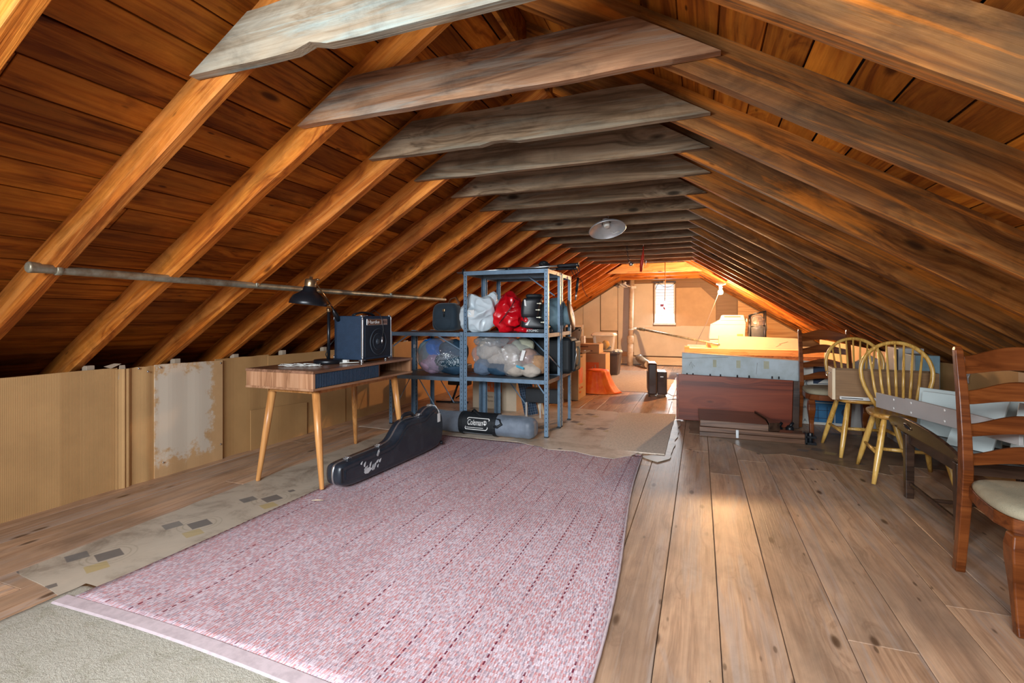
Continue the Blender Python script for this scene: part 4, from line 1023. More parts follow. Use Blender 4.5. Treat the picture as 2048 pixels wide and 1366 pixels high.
# orientation test
sgn = 1 if sum((po[i][0]*po[(i+1) % len(po)][1]-po[(i+1) % len(po)][0]*po[i][1]) for i in range(len(po))) < 0 else -1
ins = lambda d: inset(po, d*sgn)
def ring(p, w): return [Vector((w, u, v)) for u, v in p]
for a, b_, nm_ in ((.004, .062, 'lid'), (-.062, -.004, 'shell')):
    s_ = 1 if a > 0 else -1; lo, hi = (a, b_) if a > 0 else (b_, a)
    mb = MB(); mb.sweep([ring(ins(.0), lo), ring(ins(.0), lo+s_*.032), ring(ins(.003), lo+s_*.044), ring(ins(.010), lo+s_*.053), ring(ins(.020), lo+s_*.058)], smooth=True)
    o = mb.build(nm_, 'caseblack', t); o.modifiers.new('es', 'EDGE_SPLIT').split_angle = R(50)
    mb = MB(); p2 = ins(.040); p3 = ins(.048); mb.sweep([ring(p3, hi if s_ > 0 else lo+s_*.058), ring(p2, (lo+s_*.058)), ring(p2, lo+s_*.0615), ring(p3, lo+s_*.0615)][0:0] or [ring(p2, lo+s_*.0575), ring(p2, lo+s_*.061), ring(p3, lo+s_*.063)], smooth=True)
    o2 = mb.build('raised_panel', 'caseblack', o); o2.modifiers.new('es', 'EDGE_SPLIT').split_angle = R(50)
mb = MB(); mb.sweep([ring(ins(-.0025), -.007), ring(ins(-.0045), -.004), ring(ins(-.0045), .004), ring(ins(-.0025), .007)], smooth=True); o = mb.build('valance', 'silver', t); o.modifiers.new('es', 'EDGE_SPLIT').split_angle = R(50)
for (y, z, a_) in ((-.46, .170, 0), (-.15, .178, .1), (.34, .304, 0), (.50, .352, -.1)):
    mb = MB(); rt = Matrix.Translation((0, y, z)) @ Matrix.Rotation(a_, 4, 'X')
    mb.box(-.018, .020, -.022, .022, -.004, .006, rt); mb.box(-.014, .016, -.010, .010, .005, .011, rt); mb.build('latch', 'silver', t, bevel=.002)
mb = MB(); mb.tube([(0, .115, .302), (0, .125, .325), (0, .155, .338), (0, .225, .336), (0, .26, .322), (0, .275, .300)], [.006, .009, .011, .011, .009, .006], 10, flat=1.5); mb.build('handle', 'blackplastic', t)
mb = MB(); mb.box(.06, .064, -.597+.012, -.572, .05, .14); mb.build('end_guard', 'blackplastic', t, bevel=.001)
for y in (.56,):
    mb = MB(); mb.tube([(.052, .60, .02), (.056, .59, .04)], .012, 10); mb.build('foot', 'blackplastic', t)
mb = MB(); mb.tube([(0, .62, .15), (0, .628, .16), (0, .628, .22), (0, .62, .23)], .007, 8); mb.build('hinge', 'silver', t)
# torn white sticker remains
mb = MB(); rs = random.Random(3)
for k in range(22):
    u = -.43+.21*rs.random(); v = .050+.088*rs.random(); w_ = .009+.015*rs.random(); h_ = .014+.028*rs.random()
    if abs(u+.32) < .05 and v > .10: continue
    mb.prism([(u, v), (u+w_*.6, v-.003), (u+w_, v+h_*.5), (u+w_*1.3, v+h_), (u+w_*.4, v+h_*.8), (u-.002, v+h_*.4)], .0672, .0680, lambda a, b, c: (c, a, b))
mb.prism([(-.37, .050), (-.34, .045), (-.30, .066), (-.325, .084), (-.36, .078), (-.38, .064)], .0672, .0681, lambda a, b, c: (c, a, b))
mb.build('sticker_remains', 'scratch', t)['kind'] = 'stuff'
mb = MB(); mb.box(.068, .0695, .515, .555, .215, .285); mb.tube([(.005, .52, .35), (.04, .53, .345), (.0685, .535, .30), (.0685, .535, .28)], .0022, 6); mb.build('name_tag', 'whitelabel', t)

# ------------------------------------------------------------------ long grey bag on the floor
t = thing('canopy_bag', 'long grey nylon carry bag with white logo lying before the shelves', 'bag', (-1.87, 4.13, .01))
BX0, BX1, BY, BR = -2.46, -1.345, 4.135, .098
mb = MB(); n = 46; secs = []
for k in range(n+1):
    f = k/n; x = BX0+(BX1-BX0)*f; e = min(1, (min(f, 1-f)/.03))**.5 if 0 < f < 1 else .55
    e = max(e, .55); row = []
    for q_ in range(28):
        a = 2*PI*q_/28
        quiet = .25 if -2.10 < x < -1.66 else 1
        rr_ = BR*e*(1+quiet*(.09*noise.noise(Vector((x*6, math.cos(a)*2.1, math.sin(a)*2.1)))+.11*abs(noise.noise(Vector((x*17+a, math.cos(a)*4, math.sin(a)*4+4))))-.03))
        zz = rr_*math.sin(a); yy = rr_*math.cos(a)
        zz = math.copysign(abs(zz/BR)**.8*BR, zz)*.98
        row.append(Vector((x, BY-.03*(f-.5)+yy, .022+max(-.099, zz)+.098)))
    secs.append(row)
mb.sweep(secs, smooth=True); body = mb.build('bag_body', 'greycloth', t)
def hoop_band(x0, x1, a0=-.4*PI, a1=1.4*PI, off=.006):
    mb = MB(); secs = []
    for k in range(25):
        a = a0+(a1-a0)*k/24
        def pt(x, r_):
            yy = r_*math.cos(a); zz = math.copysign(abs(r_*math.sin(a)/BR)**.8*BR, math.sin(a))*.98
            return Vector((x, BY-.03*((x-BX0)/(BX1-BX0)-.5)-yy, .022+max(-.099, zz)+.098))
        secs.append([pt(x0, BR+off), pt(x1, BR+off), pt(x1, BR+off+.003), pt(x0, BR+off+.003)])
    mb.sweep(secs); return mb
hoop_band(-2.07, -2.035).build('strap', 'blackcloth', t); hoop_band(-1.735, -1.70).build('strap', 'blackcloth', t)
hoop_band(-2.033, -1.737, -.22*PI, .55*PI, .004).build('label_panel', 'blackcloth', t)
mb = MB(); mb.tube([(-1.98, BY, .215), (-1.95, BY-.01, .245), (-1.90, BY-.04, .222), (-1.84, BY-.06, .195), (-1.78, BY-.055, .20), (-1.73, BY-.03, .222)], .006, 8, flat=2.6); mb.tube([(-1.715, BY-.06, .19), (-1.66, BY-.085, .185), (-1.64, BY-.105, .15), (-1.68, BY-.11, .125), (-1.715, BY-.105, .13)], .006, 8, flat=2.2); mb.build('handle', 'blackcloth', t)
yb = BY-.114; c3 = Vector((0, -.97, .25)).normalized()
up3 = Vector((0, .25, .97)).normalized()
O3 = Vector((-2.005, yb+.002, .092))
def l3(u, v, w=0):
    x = -2.005+u; a = -.10*PI+v/BR*1.02+.02; r_ = BR+.0085+w
    zz = math.copysign(abs(r_*math.sin(a)/BR)**.8*BR, math.sin(a))*.98
    return (x, BY-.03*((x-BX0)/(BX1-BX0)-.5)-r_*math.cos(a), .022+max(-.099, zz)+.098)
mb = MB(); fr_ = [(.012, 0), (.215, 0), (.232, .012), (.250, .078), (.242, .090), (.040, .090), (.028, .082), (.006, .012)]
fi = [(.018, .006), (.212, .006), (.227, .016), (.243, .076), (.238, .084), (.043, .084), (.034, .078), (.012, .014)]
for i in range(8):
    j = (i+1) % 8; mb.hexa([l3(*fr_[i], 0), l3(*fr_[j], 0), l3(*fi[j], 0), l3(*fi[i], 0), l3(*fr_[i], .002), l3(*fr_[j], .002), l3(*fi[j], .002), l3(*fi[i], .002)])
mb.hexa([l3(.022, .016, 0), l3(.190, .016, 0), l3(.190, .019, 0), l3(.022, .019, 0), l3(.022, .016, .002), l3(.190, .016, .002), l3(.190, .019, .002), l3(.022, .019, .002)])
# small lantern mark
for a, b_, r_ in ((.207, .050, .0175),):
    [mb.hexa([l3(a+(r_-.003)*math.cos(f), b_+(r_-.003)*math.sin(f)), l3(a+r_*math.cos(f), b_+r_*math.sin(f)), l3(a+r_*math.cos(g), b_+r_*math.sin(g)), l3(a+(r_-.003)*math.cos(g), b_+(r_-.003)*math.sin(g)), l3(a+(r_-.003)*math.cos(f), b_+(r_-.003)*math.sin(f), .002), l3(a+r_*math.cos(f), b_+r_*math.sin(f), .002), l3(a+r_*math.cos(g), b_+r_*math.sin(g), .002), l3(a+(r_-.003)*math.cos(g), b_+(r_-.003)*math.sin(g), .002)]) for f, g in [(2*PI*q_/18, 2*PI*(q_+1)/18) for q_ in range(18)]]
mb.hexa([l3(.199, .036, 0), l3(.215, .036, 0), l3(.213, .047, 0), l3(.201, .047, 0), l3(.199, .036, .002), l3(.215, .036, .002), l3(.213, .047, .002), l3(.201, .047, .002)])
mb.hexa([l3(.200, .052, 0), l3(.214, .052, 0), l3(.211, .062, 0), l3(.203, .062, 0), l3(.200, .052, .002), l3(.214, .052, .002), l3(.211, .062, .002), l3(.203, .062, .002)])
mb.build('logo', 'whitelabel', t)
lt = lettering('Coleman', .058, 'whitelabel', t, (0, 0, 0), (1, 0, 0), (0, 1, 0), depth=.001, shear=.2, squeeze=.74)
iv = chain(t)
for v in lt.data.vertices:
    q_ = iv @ v.co; v.co = iv.inverted() @ Vector(l3(q_.x+.030, q_.y+.030, q_.z+.0012))

# ------------------------------------------------------------------ steel shelving
def shelf_unit(label, x0, x1, y0, y1, h, levels, braces, loc):
    t = thing('metal_shelf', label, 'shelving unit', loc, group=None)
    w = .036; th = .003
    for (x, sx_) in ((x0, 1), (x1, -1)):
        for (y, sy_) in ((y0, 1), (y1, -1)):
            mb = MB(); pl = [(x, y), (x+sx_*w, y), (x+sx_*w, y+sy_*th), (x+sx_*th, y+sy_*th), (x+sx_*th, y+sy_*w), (x, y+sy_*w)]
            if sx_*sy_ < 0: pl = pl[::-1]
            mb.prism(pl, .0045, h); p_ = mb.build('post', 'steel', t)
            mb = MB(); z = .06
            while z < h-.03:
                mb.box(x+sx_*w*.5-.0035, x+sx_*w*.5+.0035, y-sy_*.0006, y+sy_*.0004, z, z+.010); mb.box(x-sx_*.0006, x+sx_*.0004, y+sy_*w*.5-.0035, y+sy_*w*.5+.0035, z, z+.010); z += .0385
            mb.build('slots', 'hole', p_)
            mb = MB(); mb.box(x+sx_*.0, x+sx_*(w+.002), y-sy_*.001, y+sy_*w, .0045, .014); mb.build('foot_cap', 'blackplastic', p_)
    e = .0032
    for z in levels:
        mb = MB(); a0, a1, b0, b1 = x0+e, x1-e, y0+e, y1-e
        mb.box(a0, a1, b0, b1, z-.003, z)
        mb.box(a0, a1, b0, b0+.003, z-.036, z-.003); mb.box(a0, a1, b1-.003, b1, z-.036, z-.003); mb.box(a0, a0+.003, b0+.003, b1-.003, z-.036, z-.003); mb.box(a1-.003, a1, b0+.003, b1-.003, z-.036, z-.003)
        sh = mb.build('shelf_board', 'steeldark' , t)
        mb = MB(); mb.box(x0+.037, x1-.037, y0-.0025, y0+.0028, z-.036, z+.001); mb.build('front_lip', 'steel', sh)
        for xx in (x0+.018, x1-.018): mb = MB(); mb.lathe([(.0045, 0), (.0045, .003), (.001, .004)], (xx, y0-.0028, z-.018), 8, axis=(0, -1, 0)); mb.build('bolt', 'silver', sh)
    for (p, q_) in braces:
        mb = MB(); mb.tube([p, q_], .0065, 6, flat=.35, smooth=False); mb.build('brace', 'steel', t)
    return t
TX0, TX1, LX0 = -2.135, -1.285, -2.985
SZ = .523; MZ = .950; TZ = 1.537
shelf_unit('tall blue-grey steel shelving unit, front one of the back-to-back pair', TX0, TX1, 4.28, 4.73, TZ+.001, (SZ, MZ, TZ),
           [((TX1-.06, 4.71, MZ+.36), (-1.62, 4.71, TZ-.03)), ((TX1-.04, 4.29, SZ-.12), (-1.40, 4.29, SZ-.02)), ((-1.62, 4.722, MZ-.04), (-1.32, 4.722, SZ+.10)), ((TX1-.008, 4.32, MZ-.2), (TX1-.008, 4.70, SZ+.08))], (-1.71, 4.5, 0))
shelf_unit('tall blue-grey steel shelving unit, rear one of the back-to-back pair', TX0, TX1, 4.765, 5.14, TZ-.004, (SZ+.001, MZ+.001, TZ-.006),
           [((TX0+.03, 5.132, SZ), (TX0+.35, 5.132, .12))], (-1.71, 4.95, 0))
shelf_unit('low blue-grey steel shelving unit, front one beside the tall pair', LX0, TX0-.006, 4.28, 4.73, MZ+.004, (SZ-.012, MZ-.004),
           [((TX0-.30, 4.290, MZ-.03), (TX0-.035, 4.290, MZ-.17)), ((LX0+.03, 4.722, SZ-.03), (LX0+.30, 4.722, .10)), ((LX0+.008, 4.32, .10), (LX0+.008, 4.70, SZ-.05)), ((LX0+.04, 4.290, MZ-.15), (LX0+.22, 4.290, MZ-.03))], (-2.56, 4.5, 0))
shelf_unit('low blue-grey steel shelving unit, rear one near the knee wall', LX0, TX0-.006, 4.765, 5.14, MZ, (SZ-.012, MZ-.006),
           [((LX0+.03, 5.132, SZ-.03), (LX0+.30, 5.132, .10))], (-2.56, 4.95, 0))

# ---- on the middle shelf
t = thing('backpack', 'dark navy canvas backpack with leather handle on the low shelf top', 'backpack', (-2.46, 4.52, MZ))
mb = MB()
def sq(q_):
    f = lambda v, e_, r_: math.copysign(abs(v/r_)**e_*r_, v)
    tp = 1-.18*max(0, q_.z/.15)
    return (f(q_.x, .38, .145)*tp, f(q_.y, .6, .10)*tp, f(q_.z, .40, .145))
mb.blob((-2.43, 4.50, MZ+.150), (.145, .10, .145), 5, .06, 7, 3, zflat=-.143, shape=sq); mb.build('bag_body', 'navycloth', t)
mb = MB(); mb.blob((-2.43, 4.415, MZ+.10), (.105, .030, .085), 4, .05, 8, 5, shape=sq if 0 else None); mb.build('front_pocket', 'navycloth', t)
mb = MB(); mb.tube([(-2.41, 4.392, MZ+.15), (-2.41, 4.385, MZ+.20), (-2.41, 4.40, MZ+.235)], .008, 8, flat=.4); mb.build('strap', 'blackcloth', t)
mb = MB(); mb.box(-2.422, -2.395, 4.377, 4.386, MZ+.205, MZ+.232); mb.build('buckle', 'brass', t, bevel=.002)
mb = MB(); mb.tube([(-2.42, 4.50, MZ+.285), (-2.39, 4.50, MZ+.335), (-2.33, 4.49, MZ+.350), (-2.29, 4.48, MZ+.30), (-2.29, 4.47, MZ+.27)], .007, 8, flat=2.2); mb.build('handle', 'leather', t)
mb = MB()
def sackshape(q_):
    k = 1+.10*math.sin(q_.z*14+q_.x*9)
    return (q_.x*k+.05*q_.z, q_.y, q_.z)
mb.blob((-2.055, 4.46, MZ+.185), (.195, .15, .192), 6, .40, 5.5, 11, zflat=-.183, shape=sackshape, ridge=True)
t = thing('plastic_sack', 'crumpled white plastic sack between the navy backpack and the red bag', 'plastic bag', (-2.0, 4.46, MZ)); mb.build('sack_body', 'bagwhite', t)
mb = MB(); mb.blob((-1.93, 4.50, MZ+.31), (.06, .05, .085), 4, .5, 12, 13, ridge=True); mb.build('sack_neck', 'bagwhite', t)
mb = MB(); mb.hexa([(-2.10, 4.292, MZ+.15), (-2.03, 4.297, MZ+.15), (-2.03, 4.307, MZ+.15), (-2.10, 4.302, MZ+.15), (-2.105, 4.300, MZ+.215), (-2.035, 4.305, MZ+.22), (-2.035, 4.315, MZ+.22), (-2.105, 4.310, MZ+.215)]); mb.build('pocket_flap', 'whitelabel', t, bevel=.002)
mb = MB()
def redshape(q_):
    a = -.25; x = q_.x*math.cos(a)-q_.z*math.sin(a)*.35; z = q_.z
    return (x*(1-.25*max(0, q_.z/.18)), q_.y, z)
mb.blob((-1.742, 4.47, MZ+.185), (.155, .14, .195), 6, .36, 6.0, 23, zflat=-.182, shape=redshape, ridge=True)
t = thing('red_bag', 'glossy red plastic bag slumped on the middle shelf', 'plastic bag', (-1.73, 4.47, MZ)); mb.build('bag_body', 'bagred', t)
mb = MB(); mb.tube([(-1.63, 4.35, MZ+.31), (-1.66, 4.322, MZ+.24), (-1.73, 4.318, MZ+.15), (-1.78, 4.325, MZ+.09)], .004, 6); mb.build('drawstring', 'blackplastic', t)
mb = MB(); mb.blob((-1.565, 4.40, MZ+.030), (.09, .06, .032), 4, .35, 10, 29, zflat=-.028, ridge=True); mb.blob((-1.535, 4.375, MZ+.125), (.045, .03, .05), 3, .3, 10, 31); mb.build('bag_tail', 'bagred', t)
# ski boot
def ski_boot(label, loc, rz, marks=True):
    t = thing('ski_boot', label, 'ski boot', loc, rz, local=True)
    def sec(x0, x1, w, z): return [Vector((x0, -w, z)), Vector((x0+(x1-x0)*.18, -w*1.0, z)), Vector((x1-(x1-x0)*.25, -w, z)), Vector((x1, -w*.45, z)), Vector((x1, w*.45, z)), Vector((x1-(x1-x0)*.25, w, z)), Vector((x0+(x1-x0)*.18, w, z)), Vector((x0, w, z))]
    mb = MB(); mb.sweep([sec(-.155, .155, .036, 0), sec(-.155, .158, .040, .022), sec(-.15, .15, .042, .034)]); so_ = mb.build('sole', 'blackplastic', t, bevel=.003)
    mb = MB(); mb.sweep([sec(-.140, .140, .046, .034), sec(-.142, .144, .054, .055), sec(-.140, .120, .054, .088), sec(-.132, .060, .050, .122), sec(-.128, .015, .048, .155), sec(-.125, .0, .048, .19)], smooth=True); mb.build('shell', 'blackplastic', t, sub=1)
    mb = MB(); mb.sweep([sec(-.138, .025, .056, .125), sec(-.142, .030, .060, .18), sec(-.140, .042, .062, .24), sec(-.130, .060, .064, .30), sec(-.115, .070, .062, .335)], smooth=True); mb.build('cuff', 'blackplastic', t, sub=1)
    mb = MB(); mb.sweep([sec(-.100, .055, .050, .32), sec(-.095, .066, .052, .355), sec(-.085, .066, .046, .368)], smooth=True); mb.build('liner', 'blackcloth', t, sub=1)
    for z, x in ((.10, .085), (.145, .045), (.215, .038), (.275, .050)):
        mb = MB(); s_ = -1
        mb.box(x-.035, x+.008, -.068, -.060, z-.005, z+.005); mb.box(x-.012, x+.002, -.072, -.064, z-.008, z+.008); mb.build('buckle', 'galv', t, bevel=.002)
    if marks:
        mb = MB(); mb.prism([(-.095, .075), (-.07, .070), (-.045, .125)], -.0605, -.058, lambda u, v, w: (u, w, v)); mb.prism([(-.10, .255), (-.082, .25), (-.090, .31), (-.104, .31)], -.0665, -.064, lambda u, v, w: (u, w, v)); mb.build('mark', 'whitelabel', t)
        lettering('ATOMIC', .030, 'whitelabel', t, (-.085, -.0425, .0105), (1, 0, 0), (0, 0, 1), squeeze=1.0)
    return t
ski_boot('black ski boot with white lettering on its sole, beside the red bag', (-1.450, 4.425, MZ+.001), R(14))
ski_boot('black ski boot half hidden behind the lettered boot', (-1.50, 4.62, MZ+.001), R(10), False)
mb = MB(); mb.blob((-1.42, 4.93, MZ+.170), (.16, .14, .178), 5, .14, 6, 41, zflat=-.166); solo('fabric_bundle', mb, 'tealfab', 'pale blue fabric bundle at the right end of the middle shelf', 'fabric bundle')
t = thing('brown_hat', 'brown-brimmed hat resting against the pale blue bundle', 'hat', (-1.23, 4.93, MZ))
mb = MB(); mb.lathe([(.02, .02), (.10, .018), (.155, .005), (.16, -.004), (.10, .006), (.02, .008)], (-1.235, 4.93, MZ+.17), 30, axis=(1, .1, .2), close=True); mb.build('brim', 'leather', t)
mb = MB(); mb.lathe([(.10, 0), (.095, .05), (.07, .085), (.001, .095)], (-1.245, 4.93, MZ+.17), 24, axis=(-1, -.1, -.2)); mb.build('crown', 'tealfab', t)
for i, (x, y) in enumerate([(-1.325, 4.80), (-1.335, 4.86), (-1.31, 4.91)]):
    mb = MB(); mb.lathe([(.018, 0), (.020, .01), (.020, .07), (.008, .085), (.008, .10)], (x, y, MZ+.002), 16); solo('small_bottle', mb, 'leather', 'small brown bottle on the middle shelf below the hat', 'bottle', 'small bottles on the middle shelf')

# ---- clear bag of clothes on the low shelf
t = thing('clothes_bag', 'clear plastic bag stuffed with blue, pink and navy clothes', 'bag of clothes', (-2.52, 4.52, SZ))
zc = SZ-.012
mb = MB(); mb.blob((-2.62, 4.52, zc+.235), (.135, .14, .135), 4, .25, 7, 51, ridge=True); mb.build('blue_cloth', 'blueclo', t)
mb = MB(); mb.blob((-2.58, 4.45, zc+.105), (.115, .11, .102), 4, .22, 8, 52, zflat=-.10); mb.build('pink_cloth', 'pinkclo', t)
mb = MB(); mb.blob((-2.37, 4.52, zc+.225), (.155, .14, .13), 4, .2, 7, 53); mb.blob((-2.36, 4.50, zc+.085), (.16, .14, .083), 4, .2, 7, 55, zflat=-.082); mb.build('navy_cloth', 'navyclo', t)
mb = MB(); mb.blob((-2.36, 4.425, zc+.145), (.15, .09, .085), 4, .2, 8, 54); mb.build('dotted_cloth', 'patclo', t)
mb = MB(); mb.blob((-2.655, 4.50, zc+.20), (.085, .14, .17), 4, .2, 6, 58, ridge=True); mb.build('grey_cloth', 'tealfab', t)
mb = MB(); mb.blob((-2.50, 4.50, zc+.188), (.285, .195, .188), 5, .10, 5, 57, zflat=-.187); mb.build('film', 'film', t)
lettering('B', .05, 'whitelabel', t, (-2.735, 4.335, zc+.275), (1, 0, 0), (0, .2, 1), squeeze=.9)
# ---- clear bag of knitwear
t = thing('knitwear_bag', 'clear plastic bag full of beige knitwear on the lower tall shelf', 'bag of clothes', (-1.72, 4.5, SZ))
zc = SZ
for i, (c_, r_, mt, nm_) in enumerate([((-1.71, 4.46, zc+.215), (.10, .10, .095), 'beigeknit', 'knit_roll'), ((-1.66, 4.43, zc+.08), (.115, .10, .078), 'beigeknit', 'knit_roll'), ((-1.50, 4.43, zc+.075), (.115, .10, .073), 'beigeknit', 'knit_roll'), ((-1.535, 4.46, zc+.19), (.085, .09, .085), 'pinkboard', 'knit_roll'),
                                      ((-1.44, 4.48, zc+.125), (.085, .10, .10), 'tanfluff', 'fleece'), ((-1.95, 4.47, zc+.25), (.13, .10, .10), 'beigeknit', 'knit_fold'), ((-1.82, 4.48, zc+.165), (.14, .10, .07), 'beigeknit', 'knit_fold'),
                                      ((-2.00, 4.46, zc+.085), (.10, .11, .083), 'greyknit', 'grey_knit'), ((-1.84, 4.46, zc+.072), (.12, .11, .070), 'navyclo', 'navy_knit'), ((-1.62, 4.55, zc+.29), (.12, .10, .08), 'greenish', 'pale_cloth')]):
    mb = MB(); mb.blob(c_, r_, 4, .18, 9, 60+i); mb.build(nm_, mt, t)
mb = MB()
def fshape(q_):
    if q_.x > 0: k = 1-.55*(q_.x/.38)**1.3; return (q_.x, q_.y*(1-.3*q_.x/.38), q_.z*k-.06*(q_.x/.38))
    return (q_.x, q_.y, q_.z*(1+.0*q_.x))
mb.blob((-1.735, 4.485, zc+.196), (.385, .185, .195), 5, .08, 5, 77, zflat=-.194, shape=fshape); mb.build('film', 'film', t)
mb = MB(); mb.blob((-1.92, 4.47, zc+.335), (.17, .12, .055), 4, .5, 9, 79, ridge=True); mb.build('film_neck', 'filmheavy', t)
mb = MB(); mb.hexa([(-1.60, 4.318, zc+.105), (-1.53, 4.318, zc+.085), (-1.53, 4.322, zc+.105), (-1.60, 4.322, zc+.125), (-1.605, 4.312, zc+.11), (-1.535, 4.312, zc+.09), (-1.535, 4.316, zc+.11), (-1.605, 4.316, zc+.13)]); mb.build('blue_tag', 'bluepaper', t)
mb = MB(); mb.hexa([(-1.575, 4.325, zc+.17), (-1.545, 4.325, zc+.17), (-1.545, 4.33, zc+.17), (-1.575, 4.33, zc+.17), (-1.560, 4.355, zc+.265), (-1.525, 4.355, zc+.262), (-1.525, 4.36, zc+.262), (-1.560, 4.36, zc+.265)]); mb.build('white_label', 'whitelabel', t)
# ---- black suitcase
t = thing('suitcase', 'black soft suitcase lying behind the knitwear bag, jutting past the posts', 'suitcase', (-1.45, 4.95, SZ))
mb = MB(); mb.box(-1.78, -1.20, 4.80, 5.10, SZ+.002, SZ+.37); mb.build('case_body', 'blackcloth', t, bevel=.05, seg=4)
mb = MB(); mb.box(-1.21, -1.165, 4.83, 5.07, SZ+.03, SZ+.34); mb.build('front_pocket', 'blackcloth', t, bevel=.02, seg=3)
mb = MB(); mb.tube([(-1.16, 4.90, SZ+.28), (-1.14, 4.90, SZ+.25), (-1.14, 4.90, SZ+.12), (-1.16, 4.90, SZ+.08)], .008, 8); mb.build('handle', 'greyslot', t)
mb = MB(); mb.tube([(-1.175, 4.82, SZ+.06), (-1.158, 4.84, SZ+.20), (-1.175, 4.86, SZ+.32)], .004, 6); mb.build('zipper', 'silver', t)
mb = MB(); mb.box(-1.62, -1.56, 4.785, 4.80, SZ+.20, SZ+.23); mb.build('badge', 'greyslot', t)

# ---- gear on top
def pole(label, p0, p1, handle_at_end=True, group='trekking poles on the top shelf'):
    t = thing('trekking_pole', label, 'trekking pole', tuple(p0), group=group)
    p0, p1 = Vector(p0), Vector(p1); d = (p1-p0)
    mb = MB(); mb.tube([p0, p0+d*.45], .0065, 10); mb.tube([p0+d*.45, p0+d*.86], .009, 10); mb.build('shaft', 'silver', t)
    mb = MB(); mb.tube([p0+d*.43, p0+d*.47], .013, 10); mb.build('clamp', 'blackplastic', t)
    mb = MB(); mb.tube([p0+d*.84, p0+d*.86, p0+d*.90, p0+d*.94, p0+d*.98, p1], [.011, .016, .014, .017, .015, .022], 12); g_ = mb.build('grip', 'blackplastic', t)
    mb = MB(); mb.tube([p1, p1+Vector((.01, 0, -.06)), p1+Vector((-.02, .01, -.10)), p1-d*.05], .003, 6); mb.build('wrist_strap', 'blackcloth', t)
    mb = MB(); mb.lathe([(.001, 0), (.035, .003), (.035, .006), (.001, .008)], p0+d*.06, 16, axis=d); mb.build('basket', 'blackplastic', t)
    return t
pole('silver trekking pole lying on the top shelf, the upper of the two grips', (-2.30, 4.46, TZ+.012), (-1.02, 4.36, TZ+.036))
pole('silver trekking pole lying on the top shelf, the lower of the two grips', (-2.34, 4.56, TZ+.012), (-1.07, 4.50, TZ+.020))
t = thing('hanging_pole', 'black-gripped pole hanging from the rear right shelf corner', 'trekking pole', (-1.19, 5.10, 1.2))
mb = MB(); mb.tube([(-1.215, 5.16, 1.52), (-1.225, 5.165, 1.44), (-1.235, 5.165, 1.37)], [.012, .016, .014], 12); mb.build('grip', 'blackplastic', t)
mb = MB(); mb.tube([(-1.235, 5.165, 1.37), (-1.245, 5.165, 1.28)], .010, 10); mb.build('shaft', 'silver', t)
mb = MB(); mb.tube([(-1.215, 5.16, 1.52), (-1.17, 5.15, 1.48), (-1.16, 5.15, 1.40), (-1.13, 5.15, 1.34), (-1.11, 5.15, 1.31)], .003, 6); mb.build('strap', 'blackcloth', t)
mb = MB(); mb.box(-1.262, -1.245, 4.63, 4.66, 1.40, 1.505, Matrix.Identity(4)); mb.tube([(-1.255, 4.645, 1.50), (-1.275, 4.645, 1.532)], .003, 6); solo('luggage_tag', mb, 'palepinez', 'pale wooden tag hanging under the right end of the top shelf', 'tag')
t = thing('pair_of_goggles', 'black gear bag and tan straps lying on the top shelf', 'gear', (-1.55, 4.6, TZ)); t.name = 'gear_bag'; WORLD.add('gear_bag')
mb = MB(); mb.blob((-1.72, 4.60, TZ+.030), (.26, .09, .030), 4, .15, 8, 91, zflat=-.029); mb.build('bag_body', 'blackcloth', t)
mb = MB(); mb.blob((-1.47, 4.60, TZ+.050), (.095, .06, .035), 4, .2, 9, 92); mb.build('strap_pad', 'leather', t)
mb = MB(); mb.blob((-1.42, 4.58, TZ+.055), (.06, .05, .050), 4, .3, 9, 93, zflat=-.049); mb.build('hood', 'blackplastic', t)

# ---- under the shelves
def carton(name, label, x0, x1, y0, y1, z0, z1, mat='cardboxy', rz=0, tape=True, group=None, cat='cardboard box'):
    cx2, cy2 = (x0+x1)/2, (y0+y1)/2
    t = thing(name, label, cat, (cx2, cy2, z0), rz, group, local=True)
    mb = MB(); hx, hy, h = (x1-x0)/2, (y1-y0)/2, z1-z0
    mb.box(-hx, hx, -hy, hy, 0, h-.004); mb.build('box_body', mat, t, bevel=.003, seg=1)
    mb = MB(); mb.box(-hx+.001, hx-.001, -hy+.001, -.002, h-.004, h); mb.box(-hx+.001, hx-.001, .002, hy-.001, h-.004, h); mb.build('top_flaps', mat, t, bevel=.001, seg=1)
    if tape: mb = MB(); mb.box(-hx-.0008, hx+.0008, -.025, .025, h, h+.001); mb.build('tape', 'cardpale', t)
    return t
def depot_logo(t, org, xd, ud, size):
    """orange square with slanted stencil bars, and the lines of type under it"""
    O_ = Vector(org); x = Vector(xd).normalized(); u = Vector(ud).normalized(); w = x.cross(u)
    def q(a, b, c): return tuple(O_+x*a*size+u*b*size+w*c)
    mb = MB(); mb.hexa([q(0, 0, .0005), q(1, 0, .0005), q(1, 1, .0005), q(0, 1, .0005), q(0, 0, .0015), q(1, 0, .0015), q(1, 1, .0015), q(0, 1, .0015)]); lg = mb.build('logo_square', 'orangeprint', t)
    mb = MB()
    for k in range(4):
        a = .12+.2*k; b = .10+.16*k
        mb.hexa([q(a, b, .0017), q(a+.06, b+.02, .0017), q(a-.02+.06, b+.26, .0017), q(a-.02, b+.24, .0017), q(a, b, .002), q(a+.06, b+.02, .002), q(a-.02+.06, b+.26, .002), q(a-.02, b+.24, .002)])
    mb.build('logo_bars', 'cardpale', lg)
t = carton('moving_box', 'cardboard moving box with orange logo behind the middle shelf posts', -2.58, -2.165, 5.42, 5.80, 0.004, .43, 'cardpale')
depot_logo(t, (-.02, -.1905, .20), (1, 0, 0), (0, 0, 1), .20)
